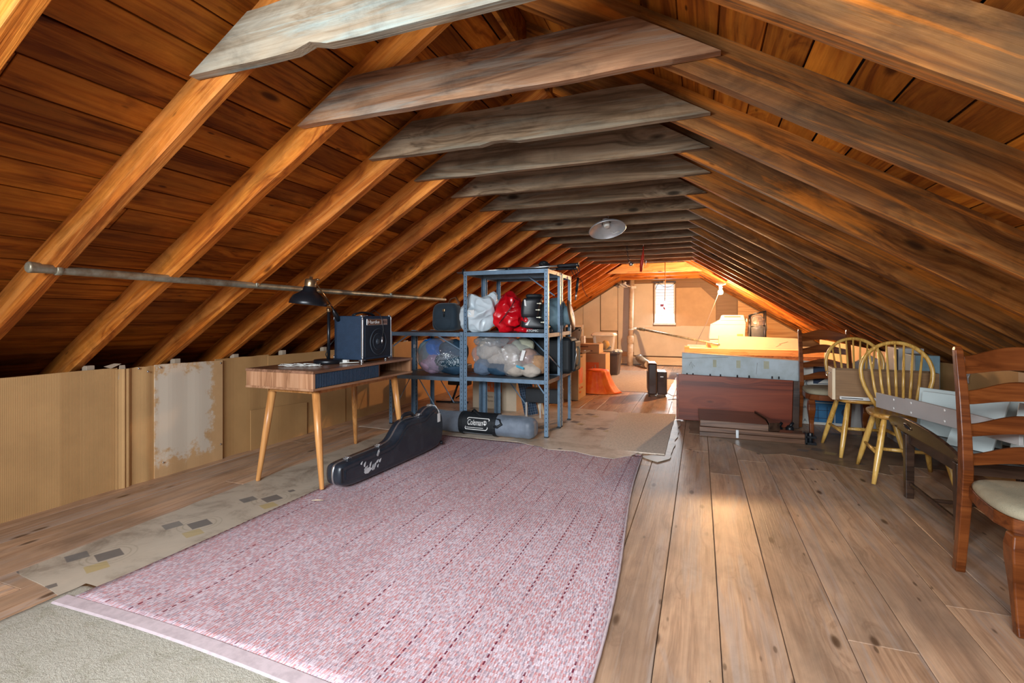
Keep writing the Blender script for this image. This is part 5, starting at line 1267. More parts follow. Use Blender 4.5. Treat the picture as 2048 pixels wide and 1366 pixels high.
lettering('More saving.', .04, 'brownprint', t, (-.03, -.1907, .13), (1, 0, 0), (0, 0, 1)); lettering('More doing.', .04, 'brownprint', t, (-.03, -.1907, .08), (1, 0, 0), (0, 0, 1))
t = carton('tall_box', 'plain tall cardboard box under the tall shelves', -2.17, -1.985, 5.34, 5.72, .004, .44, 'cardpale', tape=False)
t = thing('solar_board', 'dark blue panel with a pale grid leaning under the shelves', 'panel', (-1.83, 5.3, 0))
mb = MB(); mt = Matrix.Translation((-1.765, 5.22, .004)) @ Matrix.Rotation(R(-13), 4, 'Y'); mb.box(-.075, .085, 0, .02, 0, .47, mt); mb.build('board', 'solar', t)
mb = MB()
for k in range(7): mb.box(-.075+.0265*k, -.0735+.0265*k, -.001, 0, 0, .47, mt)
for k in range(17): mb.box(-.075, .085, -.001, 0, .0285*k, .0285*k+.0015, mt)
mb.build('grid_lines', 'gridline', t)
t = thing('wood_slats', 'pair of pale wooden slats leaning beside the grid panel', 'slats', (-1.73, 5.25, 0))
for k in range(2):
    mb = MB(); mt = Matrix.Translation((-1.715+.035*k, 5.28, .22-.0*k)) @ Matrix.Rotation(R(-11), 4, 'Y'); mb.box(-.012, .012, 0, .012, -.215, .26, mt); mb.build('slat', 'palepinez', t)
t = thing('step_stool', 'small black box stool on pale legs under the tall shelves', 'stool', (-1.55, 5.0, 0))
mb = MB(); mb.box(-1.755, -1.36, 5.0, 5.12, .185, .335); mb.build('box_top', 'blackplastic', t, bevel=.006)
for x, y in ((-1.745, 5.01), (-1.37, 5.01), (-1.62, 5.11), (-1.40, 5.11)):
    mb = MB(); mb.box(x-.009, x+.009, y-.009, y+.009, .004, .185); mb.build('leg', 'greypanel', t)
t = thing('black_stand', 'black metal floor stand with a dark box seen under the low shelves', 'stand', (-2.95, 5.6, 0))
mb = MB(); mb.tube([(-3.16, 5.55, .018), (-2.74, 5.62, .018)], .013, 8); mb.build('foot_bar', 'blackmetal', t)
mb = MB(); mb.tube([(-2.95, 5.58, .02), (-2.86, 5.62, .30)], .014, 8); mb.tube([(-2.90, 5.60, .07), (-2.76, 5.62, .17)], .009, 8); mb.build('upright', 'blackmetal', t)
mb = MB(); mb.box(-3.02, -2.74, 5.60, 5.74, .23, .50); mb.build('dark_box', 'blackplastic', t, bevel=.01)

# ------------------------------------------------------------------ boxes to the right of the shelves
t = carton('wardrobe_box', 'tall moving carton with a big orange logo on its side', -2.02, -1.49, 6.34, 6.80, .004, .615, 'cardboxy', rz=0)
depot_logo(t, (.2655, -.19, .21), (0, 1, 0), (0, 0, 1), .21)
lettering('The Home', .05, 'orangeprint', t, (.2657, -.19, .135), (0, 1, 0), (0, 0, 1)); lettering('Depot', .05, 'orangeprint', t, (.2657, -.19, .085), (0, 1, 0), (0, 0, 1))
lettering('SMALL', .04, 'brownprint', t, (.2657, -.10, .55), (0, 1, 0), (0, 0, 1)); mb = MB(); mb.box(.2655, .2662, -.08, .06, .43, .53); mb.build('printed_table', 'cardflat', t)
mb = MB(); mb.box(-2.03, -1.44, 6.33, 6.86, .620, .632); solo('dark_board', mb, 'darkwood', 'thin dark board lying on top of the tall carton', 'board')
t = thing('dotted_board', 'pale wedge-shaped board with dark dots standing on the tall carton', 'board', (-1.55, 6.45, .633))
mb = MB(); mb.prism([(-1.575, .634), (-1.545, .634), (-1.46, .93), (-1.50, .955), (-1.62, .88), (-1.66, .70)], 6.44, 6.455, lambda u, v, w: (u, w, v)); mb.build('board', 'palepinez', t)
mb = MB()
for x, z in ((-1.55, .78), (-1.52, .80), (-1.575, .75), (-1.53, .74), (-1.555, .70), (-1.50, .925)): mb.lathe([(.001, 0), (.012, 0), (.012, .001)], (x, 6.4392, z), 12, axis=(0, -1, 0))
mb.build('dots', 'brownprint', t)
t = thing('orange_netting', 'bright orange netting draped over a round basket on the floor', 'netting', (-1.40, 7.2, 0))
mb = MB(); prof = []
n = 60; rings = []
for z, r_, off in ((.005, .26, .10), (.03, .245, .08), (.12, .215, .04), (.22, .195, .015), (.30, .182, 0), (.325, .172, 0), (.333, .12, 0), (.330, .001, 0)):
    row = []
    for k in range(n):
        a = 2*PI*k/n; wv = 1+.03*math.sin(a*9+z*8)*(1-z*2)+.02*math.sin(a*17)
        fl = 1 if math.cos(a) > 0 else .0
        row.append(Vector((-1.42+(r_*wv)*math.cos(a)*(1 if fl else .80)+off*fl*math.cos(a), 7.2+r_*wv*math.sin(a), z)))
    rings.append(row)
mb.sweep(rings, smooth=True); mb.build('net', 'orangemesh', t)
y8 = 8.0
t = carton('logo_carton', 'brown carton behind the orange netting', -1.98, -1.42, 7.95, 8.35, .004, .505, 'cardboxy', group=None)
depot_logo(t, (-.05+.0, -.2005, .14), (1, 0, 0), (0, 0, 1), .22)
t = carton('flat_carton', 'flat orange-lit carton lying on top of the brown carton', -2.05, -1.53, 7.98, 8.33, .507, .655, 'cardboxy')
mb = MB(); mb.box(-.08, .08, -.1755, -.175, .10, .115); mb.box(.09, .15, -.1755, -.175, .03, .05); mb.build('printed_marks', 'brownprint', t)
t = carton('hidden_carton', 'plain carton under the clear tub by the dark bin', -2.12, -1.72, 9.42, 9.85, .004, .44, 'cardboxy')
t = thing('waste_bin', 'tapered dark grey plastic bin by the stacked cartons', 'bin', (-1.55, 9.5, 0))
def rrect(hx, hy, r_, z, cx2, cy2, n=5):
    pts = []
    for (sx_, sy_, a0) in ((1, 1, 0), (-1, 1, PI/2), (-1, -1, PI), (1, -1, 1.5*PI)):
        for k in range(n):
            a = a0+PI/2*k/(n-1); pts.append(Vector((cx2+sx_*(hx-r_)+r_*math.cos(a), cy2+sy_*(hy-r_)+r_*math.sin(a), z)))
    return pts
mb = MB(); mb.sweep([rrect(.105, .16, .03, .008, -1.555, 9.5), rrect(.145, .20, .04, .40, -1.555, 9.5), rrect(.150, .205, .04, .42, -1.555, 9.5)], smooth=False); mb.build('bin_body', 'bin', t)
mb = MB(); mb.sweep([rrect(.150, .205, .04, .405, -1.555, 9.5), rrect(.162, .217, .04, .408, -1.555, 9.5), rrect(.162, .217, .04, .428, -1.555, 9.5), rrect(.150, .205, .04, .430, -1.555, 9.5)]); mb.build('rim', 'bin', t)
mb = MB(); mb.blob((-1.46, 9.42, .452), (.085, .12, .035), 4, .5, 12, 101, ridge=True); mb.build('liner_bag', 'bagwhite', t)
t = thing('storage_tub', 'clear storage tub with white lid and yellow bags inside', 'storage tub', (-1.72, 9.6, .44))
mb = MB(); mb.sweep([rrect(.165, .13, .03, .446, -1.74, 9.58), rrect(.20, .165, .03, .74, -1.74, 9.58)]); mb.build('tub_body', 'tubplastic', t)
mb = MB(); mb.sweep([rrect(.205, .17, .03, .735, -1.74, 9.58), rrect(.225, .19, .03, .740, -1.74, 9.58), rrect(.225, .19, .03, .762, -1.74, 9.58), rrect(.195, .16, .03, .792, -1.74, 9.58), rrect(.18, .15, .03, .792, -1.74, 9.58)]); l_ = mb.build('lid', 'lidwhite', t)
mb = MB(); mb.box(-1.76, -1.72, 9.418, 9.422, .765, .78); mb.build('red_mark', 'redpaint', l_)
mb = MB(); mb.blob((-1.70, 9.53, .56), (.075, .07, .085), 4, .2, 9, 103); mb.blob((-1.82, 9.55, .54), (.065, .07, .07), 4, .2, 9, 104); mb.build('yellow_bag', 'yellowbag', t)
mb = MB(); mb.blob((-1.74, 9.58, .515), (.13, .09, .055), 4, .2, 9, 105, zflat=-.054); mb.build('dark_cloth', 'greyslot', t)
mb = MB(); mb.box(-1.93, -1.80, 8.06, 8.20, .657, .78); solo('white_container', mb, 'tubplastic', 'small clear container with white rim on the flat carton', 'container', bevel=.008)
mb = MB(); mb.box(-2.03, -1.945, 8.05, 8.17, .657, .80); solo('picture_book', mb, 'redpaint', 'small red-covered box beside the clear container', 'box', bevel=.003)
t = thing('framed_picture', 'dark picture in a pale frame leaning by the far left cartons', 'picture', (-2.57, 10.5, 0))
mb = MB(); mb.box(-2.80, -2.36, 10.50, 10.515, .006, .93); mb.build('picture', 'hole', t)
mb = MB(); mb.box(-2.80, -2.36, 10.475, 10.50, .88, .93); mb.box(-2.80, -2.755, 10.475, 10.50, .006, .88); mb.box(-2.405, -2.36, 10.475, 10.50, .006, .88); mb.build('frame', 'cream', t, bevel=.002)
# dehumidifier
t = thing('dehumidifier', 'glossy dark brown dehumidifier standing on the floor past the rug', 'dehumidifier', (-.57, 7.2, 0), R(8))
WORLD.discard(t.name)
mb = MB(); mb.box(-.125, -.005, -.19, .19, .03, .46); mb.build('cabinet', 'brownplastic', t, bevel=.018, seg=3)
mb = MB(); mb.box(.0, .13, -.15, .17, .03, .345); mb.build('water_tank', 'brownplastic', t, bevel=.012, seg=3)
mb = MB(); mb.box(-.115, -.018, -.165, .165, .461, .465); mb.build('top_panel', 'lidwhite', t, bevel=.001)
mb = MB()
for k in range(14): mb.box(-.129, -.125, -.165, .165, .08+.018*k, .092+.018*k)
mb.build('side_grille', 'greyslot', t)
mb = MB(); mb.box(.04, .08, -.1525, -.150, .27, .285); mb.build('label', 'whitelabel', t)
for x, y in ((-.105, -.16), (-.105, .16), (.105, -.12), (.105, .14)):
    mb = MB(); mb.lathe([(.014, 0), (.014, .008), (.005, .01), (.005, .03)], (x, y, .004), 12); mb.build('caster', 'blackplastic', t)
mb = MB(); mb.tube([(.12, -.05, .05), (.20, -.08, .012), (.32, .05, .009), (.42, .0, .009), (.36, -.30, .009), (.20, -.34, .009), (.12, -.40, .009)], .0045, 6); mb.build('power_cord', 'cordblack', t)

# ------------------------------------------------------------------ right side: boards, frame, long boxes
t = thing('headboard', 'wide mahogany headboard panel standing on the floor boards', 'panel', (.33, 5.55, 0))
mb = MB(); mb.hexa([(-.215, 5.52, .012), (.845, 5.52, .004), (.845, 5.555, .004), (-.215, 5.555, .012), (-.215, 5.56, .49), (.865, 5.56, .468), (.865, 5.595, .468), (-.215, 5.595, .49)]); mb.build('board', 'mahog', t, bevel=.003)
mb = MB(); mb.hexa([(.847, 5.51, .004), (.905, 5.51, .004), (.905, 5.56, .004), (.847, 5.56, .004), (.867, 5.55, .466), (.925, 5.55, .464), (.925, 5.60, .464), (.867, 5.60, .466)]); mb.build('end_post', 'darkwood', t, bevel=.003)
mb = MB(); mb.hexa([(-.235, 5.51, .012), (-.217, 5.51, .012), (-.217, 5.56, .012), (-.235, 5.56, .012), (-.235, 5.555, .49), (-.217, 5.555, .49), (-.217, 5.60, .49), (-.235, 5.60, .49)]); mb.build('end_strip', 'mahog', t)
for x in (-.13, -.07, .10, .20, .36, .47, .68, .74): 
    mb = MB(); mb.tube([(x, 5.577, .478), (x, 5.577, .502)], .007, 8); mb.build('bracket', 'blackmetal', t)
t = thing('dark_table_leaf', 'dark wooden table leaf lying flat in front of the mahogany panel', 'table leaf', (.27, 5.15, .09))
mb = MB(); mb.prism([(0, 4.88), (.565, 4.86), (.565, 5.10), (.50, 5.47), (-.02, 5.47)], .092, .150); mb.build('board', 'darkleaf', t, bevel=.003)
mb = MB(); mb.prism([(.57, 4.87), (.66, 4.90), (.60, 5.12), (.52, 5.45), (.505, 5.45), (.572, 5.10)], .092, .165); mb.build('moulding', 'darkwood', t, bevel=.003)
t = thing('bed_rails', 'pair of long dark wooden rails stacked on the floor under the leaf', 'bed rails', (.42, 4.9, 0)); 
mb = MB(); mb.box(-.005, .845, 4.86, 4.99, .004, .045); mb.build('rail', 'darkleaf', t, bevel=.003)
mb = MB(); mb.box(-.005, .845, 4.865, 4.995, .048, .089); mb.build('rail', 'darkleaf', t, bevel=.003)
mb = MB(); mb.box(.30, .325, 4.852, 4.860, .012, .085); mb.build('latch_plate', 'silver', t, bevel=.002)
mb = MB(); mb.box(.85, .93, 4.85, 4.93, .004, .022); mb.box(.85, .93, 4.85, 4.93, .060, .078); mb.tube([(.89, 4.89, .02), (.89, 4.89, .10)], .022, 12); mb.box(.845, .862, 4.85, 4.93, .004, .10); mb.build('hardware', 'blackmetal', t, bevel=.002)
for i, (x, y) in enumerate([(.80, 5.34), (.70, 5.30)]):
    mb = MB(); mb.lathe([(.03, 0), (.035, .01), (.035, .04), (.02, .06)], (x, y, .004), 14, axis=None); mb.tube([(x, y, .05), (x+.03, y+.02, .09)], .014, 8); solo('caster_wheel', mb, 'blackplastic', ('black caster wheel', 'small black caster')[i]+' on the floor at the right end of the mahogany panel', 'caster')
t = thing('foam_board', 'long grey-blue insulation board standing behind the mahogany panel', 'insulation board', (.4, 5.75, 0))
mb = MB(); mb.prism([(-.185, .004), (.96, .004), (.965, .650), (.40, .678), (-.185, .705)], 5.73, 5.775, lambda u, v, w: (u, w, v)); b_ = mb.build('board', 'boardblue', t, bevel=.003)
mb = MB(); mb.prism([(-.185, .7055), (.40, .6785), (.965, .6505), (.965, .657), (.40, .686), (-.185, .712)], 5.728, 5.777, lambda u, v, w: (u, w, v)); mb.build('top_edge', 'boardedge', t)
mb = MB(); mb.tube([(-.18, 5.729, .645), (.0, 5.729, .655), (.28, 5.729, .672)], .0012, 4); mb.tube([(-.075, 5.729, .54), (-.09, 5.729, .61), (-.055, 5.729, .56)], .0012, 4); mb.tube([(-.09, 5.729, .61), (-.11, 5.729, .57)], .0012, 4); mb.tube([(.55, 5.729, .50), (.56, 5.729, .62)], .0012, 4); mb.build('pencil_marks', 'brownprint', t)
mb = MB()
for x, w_ in ((.13, .035), (.36, .04), (.62, .05)): mb.box(x, x+w_, 5.7288, 5.7296, .56, .64)
mb.build('glue_stains', 'greenish', t)
t = thing('printed_board', 'white foam sheet with dark print standing behind the right chairs', 'insulation board', (1.3, 5.82, 0))
mb = MB(); mb.prism([(.30, .004), (1.78, .004), (1.78, .60), (.95, .655), (.30, .62)], 5.80, 5.83, lambda u, v, w: (u, w, v)); mb.build('sheet', 'boardwhite', t)
for txt, z, s_ in (('SAVE', .405, .05), ('BLE', .365, .05), ('YOUR', .30, .035), ('MOISTURE', .26, .035), ('R BARRIER', .165, .035), ('R-3', .055, .04), ('C S A', .03, .04)):
    lettering(txt, s_, 'printnavy', t, (.925, 5.797, z), (1, 0, 0), (0, 0, 1))
mb = MB(); mb.prism([(1.08, .42), (1.50, .42), (1.50, .575), (1.08, .595)], 5.795, 5.799, lambda u, v, w: (u, w, v)); pb = mb.build('printed_emblem', 'printnavy', t)
mb = MB(); mb.prism([(1.12, .425), (1.40, .425), (1.40, .50), (1.20, .485)], 5.792, 5.7945, lambda u, v, w: (u, w, v)); mb.build('emblem_mark', 'boardwhite', pb)
mb = MB(); mb.prism([(1.05, .03), (1.76, .03), (1.76, .33), (1.05, .33)], 5.795, 5.799, lambda u, v, w: (u, w, v)); pb = mb.build('printed_instructions', 'printblue', t)
mb = MB(); mb.box(1.05, 1.76, 5.792, 5.7945, .225, .232); mb.box(1.265, 1.272, 5.792, 5.7945, .03, .225); mb.box(1.48, 1.485, 5.792, 5.7945, .03, .225); mb.box(1.49, 1.60, 5.792, 5.7945, .05, .22); mb.build('instruction_lines', 'boardwhite', pb)
mb = MB()
mb.box(1.09, 1.22, 5.792, 5.794, .07, .075); mb.box(1.09, 1.22, 5.792, 5.794, .15, .155); mb.box(1.12, 1.125, 5.792, 5.794, .05, .19); mb.box(1.20, 1.205, 5.792, 5.794, .05, .19); mb.lathe([(.001, 0), (.045, 0), (.045, .002)], (1.37, 5.794, .14), 20, axis=(0, -1, 0)); mb.tube([(1.51, 5.790, .07), (1.55, 5.790, .19)], .004, 5); mb.tube([(1.53, 5.790, .12), (1.58, 5.790, .16)], .004, 5); mb.build('instruction_drawings', 'printnavy', pb)

t = thing('timber_crate', 'long low timber crate with orange rail carrying the printer and cream box', 'crate', (.9, 9.6, 0))
mb = MB(); mb.box(-.225, 2.05, 8.98, 9.02, .465, .565); mb.build('front_rail', 'lumber', t, bevel=.002)
mb = MB(); mb.box(-.25, -.17, 8.96, 9.03, .004, .60); mb.build('corner_post', 'lumber', t, bevel=.002)
mb = MB(); mb.box(-.168, .78, 9.025, 9.04, .02, .56); mb.build('front_panel', 'pinkboard', t)
mb = MB(); mb.box(.782, 2.0, 9.025, 9.04, .02, .56); mb.build('front_panel', 'osb', t)
mb = MB(); mb.box(-.225, 2.0, 9.045, 10.25, .542, .562); mb.build('lid', 'palepine', t)
for x, y in ((-.20, 10.2), (1.97, 10.2), (1.97, 9.08)):
    mb = MB(); mb.box(x-.025, x+.025, y-.025, y+.025, .004, .54); mb.build('corner_post', 'lumber', t)
t = thing('cream_box', 'long cream-coloured box lying on the crate in front of the printer', 'box', (.9, 9.3, .563))
mb = MB(); mb.hexa([(.295, 9.24, .563), (1.52, 9.24, .563), (1.52, 9.40, .563), (.295, 9.40, .563), (.305, 9.24, .775), (1.50, 9.24, .742), (1.50, 9.40, .742), (.305, 9.40, .775)]); mb.build('box_body', 'creambox', t, bevel=.003)
mb = MB(); mb.tube([(1.18, 9.238, .60), (1.26, 9.238, .64), (1.23, 9.238, .65), (1.36, 9.238, .69)], .0018, 4); mb.build('pen_scribble', 'brownprint', t)
mb = MB(); mb.box(.10, .285, 9.30, 9.42, .563, .66); solo('wooden_block', mb, 'lumber', 'small brown wooden block at the left of the cream box', 'block', bevel=.003)
t = thing('printer', 'big ivory office printer standing on the wooden crate', 'printer', (.45, 9.75, .553))
mb = MB(); mb.prism([(.150, .70), (.735, .70), (.755, .985), (.728, 1.09), (.715, 1.135), (.370, 1.135), (.345, 1.06), (.185, .97)], 9.55, 9.98, lambda u, v, w: (u, w, v)); mb.build('body', 'printer', t, bevel=.012, seg=3)
mb = MB(); mb.box(.165, .735, 9.57, 9.96, .563, .70); mb.build('paper_tray', 'printer', t, bevel=.006)
mb = MB(); mb.box(.40, .67, 9.542, 9.549, 1.098, 1.116); mb.build('output_slot', 'greyslot', t)
mb = MB(); mb.box(.345, .748, 9.546, 9.5495, 1.040, 1.044); mb.box(.186, .753, 9.546, 9.5495, .965, .969); mb.build('seam_lines', 'greyslot', t)
mb = MB(); mb.box(.757, .778, 9.60, 9.78, 1.01, 1.07); mb.build('side_latch', 'printer', t, bevel=.003)
mb = MB(); mb.box(.61, .71, 9.542, 9.5495, .765, .80); mb.build('label', 'cardflat', t)
t = thing('wire_rack', 'black folding frame in a clear bag standing beside the printer', 'wire rack', (.95, 9.75, .553))
z9 = .563; xa, xb, za, zb9 = .83, 1.07, 1.13, 1.20
for (a, b_) in (((xa, 9.62, z9), (xa, 9.62, za)), ((xb, 9.60, z9), (xb, 9.60, zb9)), ((xa, 9.62, za), (xb, 9.60, zb9)), ((xa, 9.86, z9), (xa, 9.86, za)), ((xb, 9.84, z9), (xb, 9.84, zb9)), ((xa, 9.86, za), (xb, 9.84, zb9)), ((xb, 9.60, zb9), (xb, 9.84, zb9)), ((xa, 9.62, za), (xa, 9.86, za)), ((xa, 9.62, .93), (xb, 9.60, .95))):
    mb = MB(); mb.tube([a, b_], .011, 8); mb.build('frame_bar', 'blackmetal', t)
mb = MB(); mb.box(xa+.02, xb-.02, 9.64, 9.82, z9+.002, .93); mb.build('dark_contents', 'blackcloth', t, bevel=.02, seg=3)
mb = MB(); mb.blob((.95, 9.68, 1.02), (.085, .05, .085), 4, .4, 14, 110, ridge=True); mb.build('orange_cloth', 'leather', t)
mb = MB(); mb.blob((.95, 9.73, z9+.30), (.155, .15, .295), 4, .14, 8, 112, zflat=-.29, ridge=False); mb.build('film', 'film', t)

# right knee wall
def rsheet(y0, y1, h0, h1, mat, label, dx=0): return kneeboard(y0, y1, h0, h1, mat, label, dx=dx, side=-1)
rsheet(2.2, 3.9, .765, .765, 'cardtan', 'tan cardboard sheet on the right knee wall behind the near ladder-back chair')
rsheet(3.88, 5.35, .765, .72, 'cardflat', 'brown cardboard sheet on the right knee wall behind the honey chairs', dx=.012)
rsheet(5.33, 7.2, .735, .735, 'cardtan', 'tan sheet on the right knee wall behind the printed foam sheet', dx=.002)
rsheet(7.18, 9.3, .735, .735, 'cardtan', 'far tan sheet on the right knee wall beside the timber crate', dx=.014)
mb = MB(); mb.tube([(1.808, 4.48, .70), (1.80, 4.50, .66), (1.805, 4.49, .62)], [.012, .018, .010], 8, flat=.3); solo('tape_scrap', mb, 'filmheavy', 'crumpled tape stuck on the brown right cardboard', 'tape')
t = thing('pale_box', 'pale box with a dark stripe standing behind the nearer honey chair', 'box', (1.66, 5.12, 0)); mb = MB(); mb.box(1.60, 1.78, 5.16, 5.44, .004, .83); mb.build('box_body', 'stripe', t, bevel=.003)
mb = MB(); mb.box(1.592, 1.5995, 5.17, 5.195, .55, .82); mb.build('dark_stripe', 'hole', t)
mb = MB(); mb.box(1.62, 1.78, 4.86, 5.12, .004, .79); t = solo('blue_box', mb, 'tealfab', 'grey-blue streaked box standing against the right knee wall', 'box', bevel=.004)
t = thing('silver_envelope', 'silver padded envelope resting on edge behind the drawer', 'envelope', (1.45, 5.3, .0)); mb = MB()
mb.prism([(1.36, .005), (1.80, .005), (1.78, .60), (1.53, .735), (1.36, .62)], 5.70, 5.73, lambda u, v, w: (u, w, v)); mb.build('envelope', 'stripe', t, bevel=.008)
mb = MB(); mb.prism([(1.53, .733), (1.36, .618), (1.48, .50)], 5.685, 5.698, lambda u, v, w: (u, w, v)); mb.build('flap', 'silver', t)

# ------------------------------------------------------------------ ladder-back chairs
def ladder_chair(label, loc, rz):
    """front of the chair faces -Y; local origin on the floor between the legs"""
    t = thing('ladder_back_chair', label, 'dining chair', loc, rz, 'ladder-back dining chairs', local=True)
    def post(s_):
        pr = [(.262, 0.0, .017, .020), (.235, .15, .018, .021), (.205, .34, .019, .024), (.195, .46, .019, .026), (.205, .60, .018, .023), (.232, .78, .017, .020), (.272, .955, .015, .017), (.276, .972, .010, .012)]
        mb = MB(); mb.sweep([[Vector((s_*.205+u, y+v, z)) for u, v in ((-a, -b_), (a, -b_), (a, b_), (-a, b_))] for y, z, a, b_ in pr], smooth=False)
        return mb
    for s_ in (-1, 1): post(s_).build('back_post', 'cherry', t, bevel=.004, sub=0)
    def yat(z): 
        pr = [(.0, .262), (.46, .195), (.60, .205), (.78, .232), (.972, .276)]
        for (a, ya), (b_, yb_) in zip(pr, pr[1:]):
            if z <= b_: return ya+(yb_-ya)*(z-a)/(b_-a)
        return .276
    for z, h in ((.500, .056), (.622, .060), (.757, .066), (.893, .085)):
        mb = MB(); secs = []
        for k in range(21):
            f = k/20; x = -.19+.38*f; arch = .030*math.sin(PI*f)**1.5; endd = .006*math.cos(2*PI*f)
            zt = z+h/2+arch-endd; zb = z-h/2+arch*.9+endd*.6
            y0 = lambda zz: yat(min(.97, zz))+.018*math.sin(PI*f)
            secs.append([Vector((x, y0(zb)-.008, zb)), Vector((x, y0(zb)+.008, zb)), Vector((x, y0(zt)+.008, zt)), Vector((x, y0(zt)-.008, zt))])
        mb.sweep(secs); mb.build('ladder_slat', 'cherry', t, bevel=.003)
    # seat frame and cushion
    pl = [(-.200, .185), (-.222, .05), (-.232, -.10), (-.215, -.19), (-.15, -.232), (0, -.245), (.15, -.232), (.215, -.19), (.232, -.10), (.222, .05), (.200, .185)]
    mb = MB(); mb.prism(pl, .342, .392); mb.build('seat_frame', 'cherry', t, bevel=.004)
    sp = smooth_poly([(-.198, .178), (-.226, .05), (-.238, -.10), (-.22, -.20), (-.15, -.245), (0, -.258), (.15, -.245), (.22, -.20), (.238, -.10), (.226, .05), (.198, .178)], 2)
    def sc(k, z): return [Vector((u*k, -.03+(v+.03)*k, z)) for u, v in sp]
    mb = MB(); mb.sweep([sc(.97, .393), sc(1.0, .399), sc(1.005, .411), sc(.985, .425), (sc(.92, .436)), sc(.75, .444), sc(.45, .448)], smooth=True); mb.build('seat_cushion', 'seatfab', t)
    for s_ in (-1, 1):
        pr = [(-.220, .0, .019), (-.212, .03, .018), (-.198, .13, .020), (-.196, .18, .024), (-.214, .255, .034), (-.210, .305, .034), (-.200, .345, .027)]
        mb = MB(); mb.sweep([[Vector((s_*(.205+.004*(1 if r_ > .03 else 0))+u, y+v, z)) for u, v in ((-r_*.85, -r_), (r_*.85, -r_), (r_*.85, r_), (-r_*.85, r_))] for y, z, r_ in pr]); mb.build('front_leg', 'cherry', t, bevel=.006, seg=3)
    return t
ch = ladder_chair('cherry ladder-back chair with beige seat at the right edge, nearest the camera', (1.245, 2.42, .001), R(-2))
dup(ch, (1.145, 5.365, .004), R(2), 'cherry ladder-back chair farther back, behind the wooden drawer')

# ------------------------------------------------------------------ hoop-back chairs
def hoop_chair(label, loc, rz):
    t = thing('hoop_back_chair', label, 'wooden chair', loc, rz, 'honey hoop-back chairs', local=True)
    sp = smooth_poly([(-.185, .175), (-.21, .0), (-.205, -.15), (-.13, -.21), (.13, -.21), (.205, -.15), (.21, .0), (.185, .175), (0, .20)], 2)
    def sc(k, z): return [Vector((u*k, v*k, z)) for u, v in sp]
    mb = MB(); mb.sweep([sc(.90, .418), sc(.97, .424), sc(1, .436), sc(.99, .447), sc(.96, .452), sc(.7, .447), sc(.3, .444)], smooth=True); mb.build('seat', 'honeyx', t)
    for sx_ in (-1, 1):
        for sy_ in (-1, 1):
            a = Vector((sx_*.135, sy_*.125-.01, .428)); b_ = Vector((sx_*.215, sy_*.235+(.0 if sy_ < 0 else .02), .0))
            mb = MB(); d = b_-a; mb.tube([a, a+d*.12, a+d*.5, a+d*.80, b_], [.014, .018, .0205, .0165, .0125], 16); mb.build('leg', 'honey', t)
    for sx_ in (-1, 1):
        mb = MB(); mb.tube([(sx_*.180, -.182, .185), (sx_*.178, 0, .185), (sx_*.182, .198, .185)], [.009, .014, .009], 12); mb.build('stretcher', 'honey', t)
    mb = MB(); mb.tube([(-.178, 0, .185), (0, 0, .185), (.178, 0, .185)], [.009, .014, .009], 12); mb.build('stretcher', 'honey', t)
    def by(z): return .150+.16*(z-.45)**1.0*.62+.02*(z-.45)
    hp = []
    for k in range(41):
        a = PI*k/40; 
        x = -.208*math.cos(a); z = .70+.212*math.sin(a)
        hp.append(Vector((x, by(z), z)))
    lo_l = [Vector((-.116-.092*math.sin(f*PI/2), by(.45+.25*f), .45+.25*f)) for f in [0, .2, .4, .6, .8]]
    lo_r = [Vector((-v.x, v.y, v.z)) for v in lo_l][::-1]
    mb = MB(); mb.tube(lo_l+hp+lo_r, .0135, 12, flat=1.2); mb.build('hoop', 'honey', t)
    for k in range(7):
        u = (k-3)/3; xb = u*.102; xt = u*.155
        zt = .70+.212*math.sqrt(max(0, 1-(xt/.208)**2))
        mb = MB(); mb.tube([(xb, .150, .445), ((xb+xt)/2-.0, (by(zt)+.15)/2+.004, (.445+zt)/2-.05), (xt, by(zt), zt)], [.008, .0095, .0062], 10); mb.build('spindle', 'honey', t)
    return t
hc = hoop_chair('honey oak hoop-back chair, the nearer of the two', (1.295, 4.085, .003), R(-4))
dup(hc, (1.225, 4.735, .004), R(3), 'honey oak hoop-back chair with a wooden drawer resting on its seat')
# drawer resting on the rear hoop chair
t = thing('drawer_box', 'wooden drawer with metal pull resting on the rear hoop-back chair', 'drawer', (1.30, 4.56, .456), R(-4), local=True)
L_ = .33
mb = MB(); mb.box(-L_, -L_+.022, -.10, .10, 0, .245); fr2 = mb.build('drawer_front', 'palepinez', t, bevel=.002)
mb = MB(); mb.box(-L_+.023, -L_+.045, -.098, -.08, 0, .235); mb.box(-L_+.023, L_, -.096, -.084, .012, .232); mb.build('side_panel', 'brownwood', t)
mb = MB(); mb.box(-L_+.023, L_, .084, .096, .012, .232); mb.box(L_-.012, L_, -.083, .083, .012, .232); mb.build('side_panel', 'brownwood', t)
mb = MB(); mb.box(-L_+.023, L_-.013, -.083, .083, .012, .018); mb.build('bottom', 'brownwood', t)
mb = MB(); mb.box(-L_+.05, L_, -.102, -.096, .006, .030); rn = mb.build('runner', 'lidwhite', t)
mb = MB(); mb.box(-L_+.06, -L_+.20, -.1035, -.102, .014, .020); mb.build('runner_slot', 'hole', rn)
mb = MB(); mb.tube([(-L_, -.045, .205), (-L_-.018, -.045, .200), (-L_-.022, -.03, .175), (-L_-.022, .03, .180), (-L_-.018, .045, .205), (-L_, .045, .205)], .003, 8); mb.build('pull', 'silver', fr2)

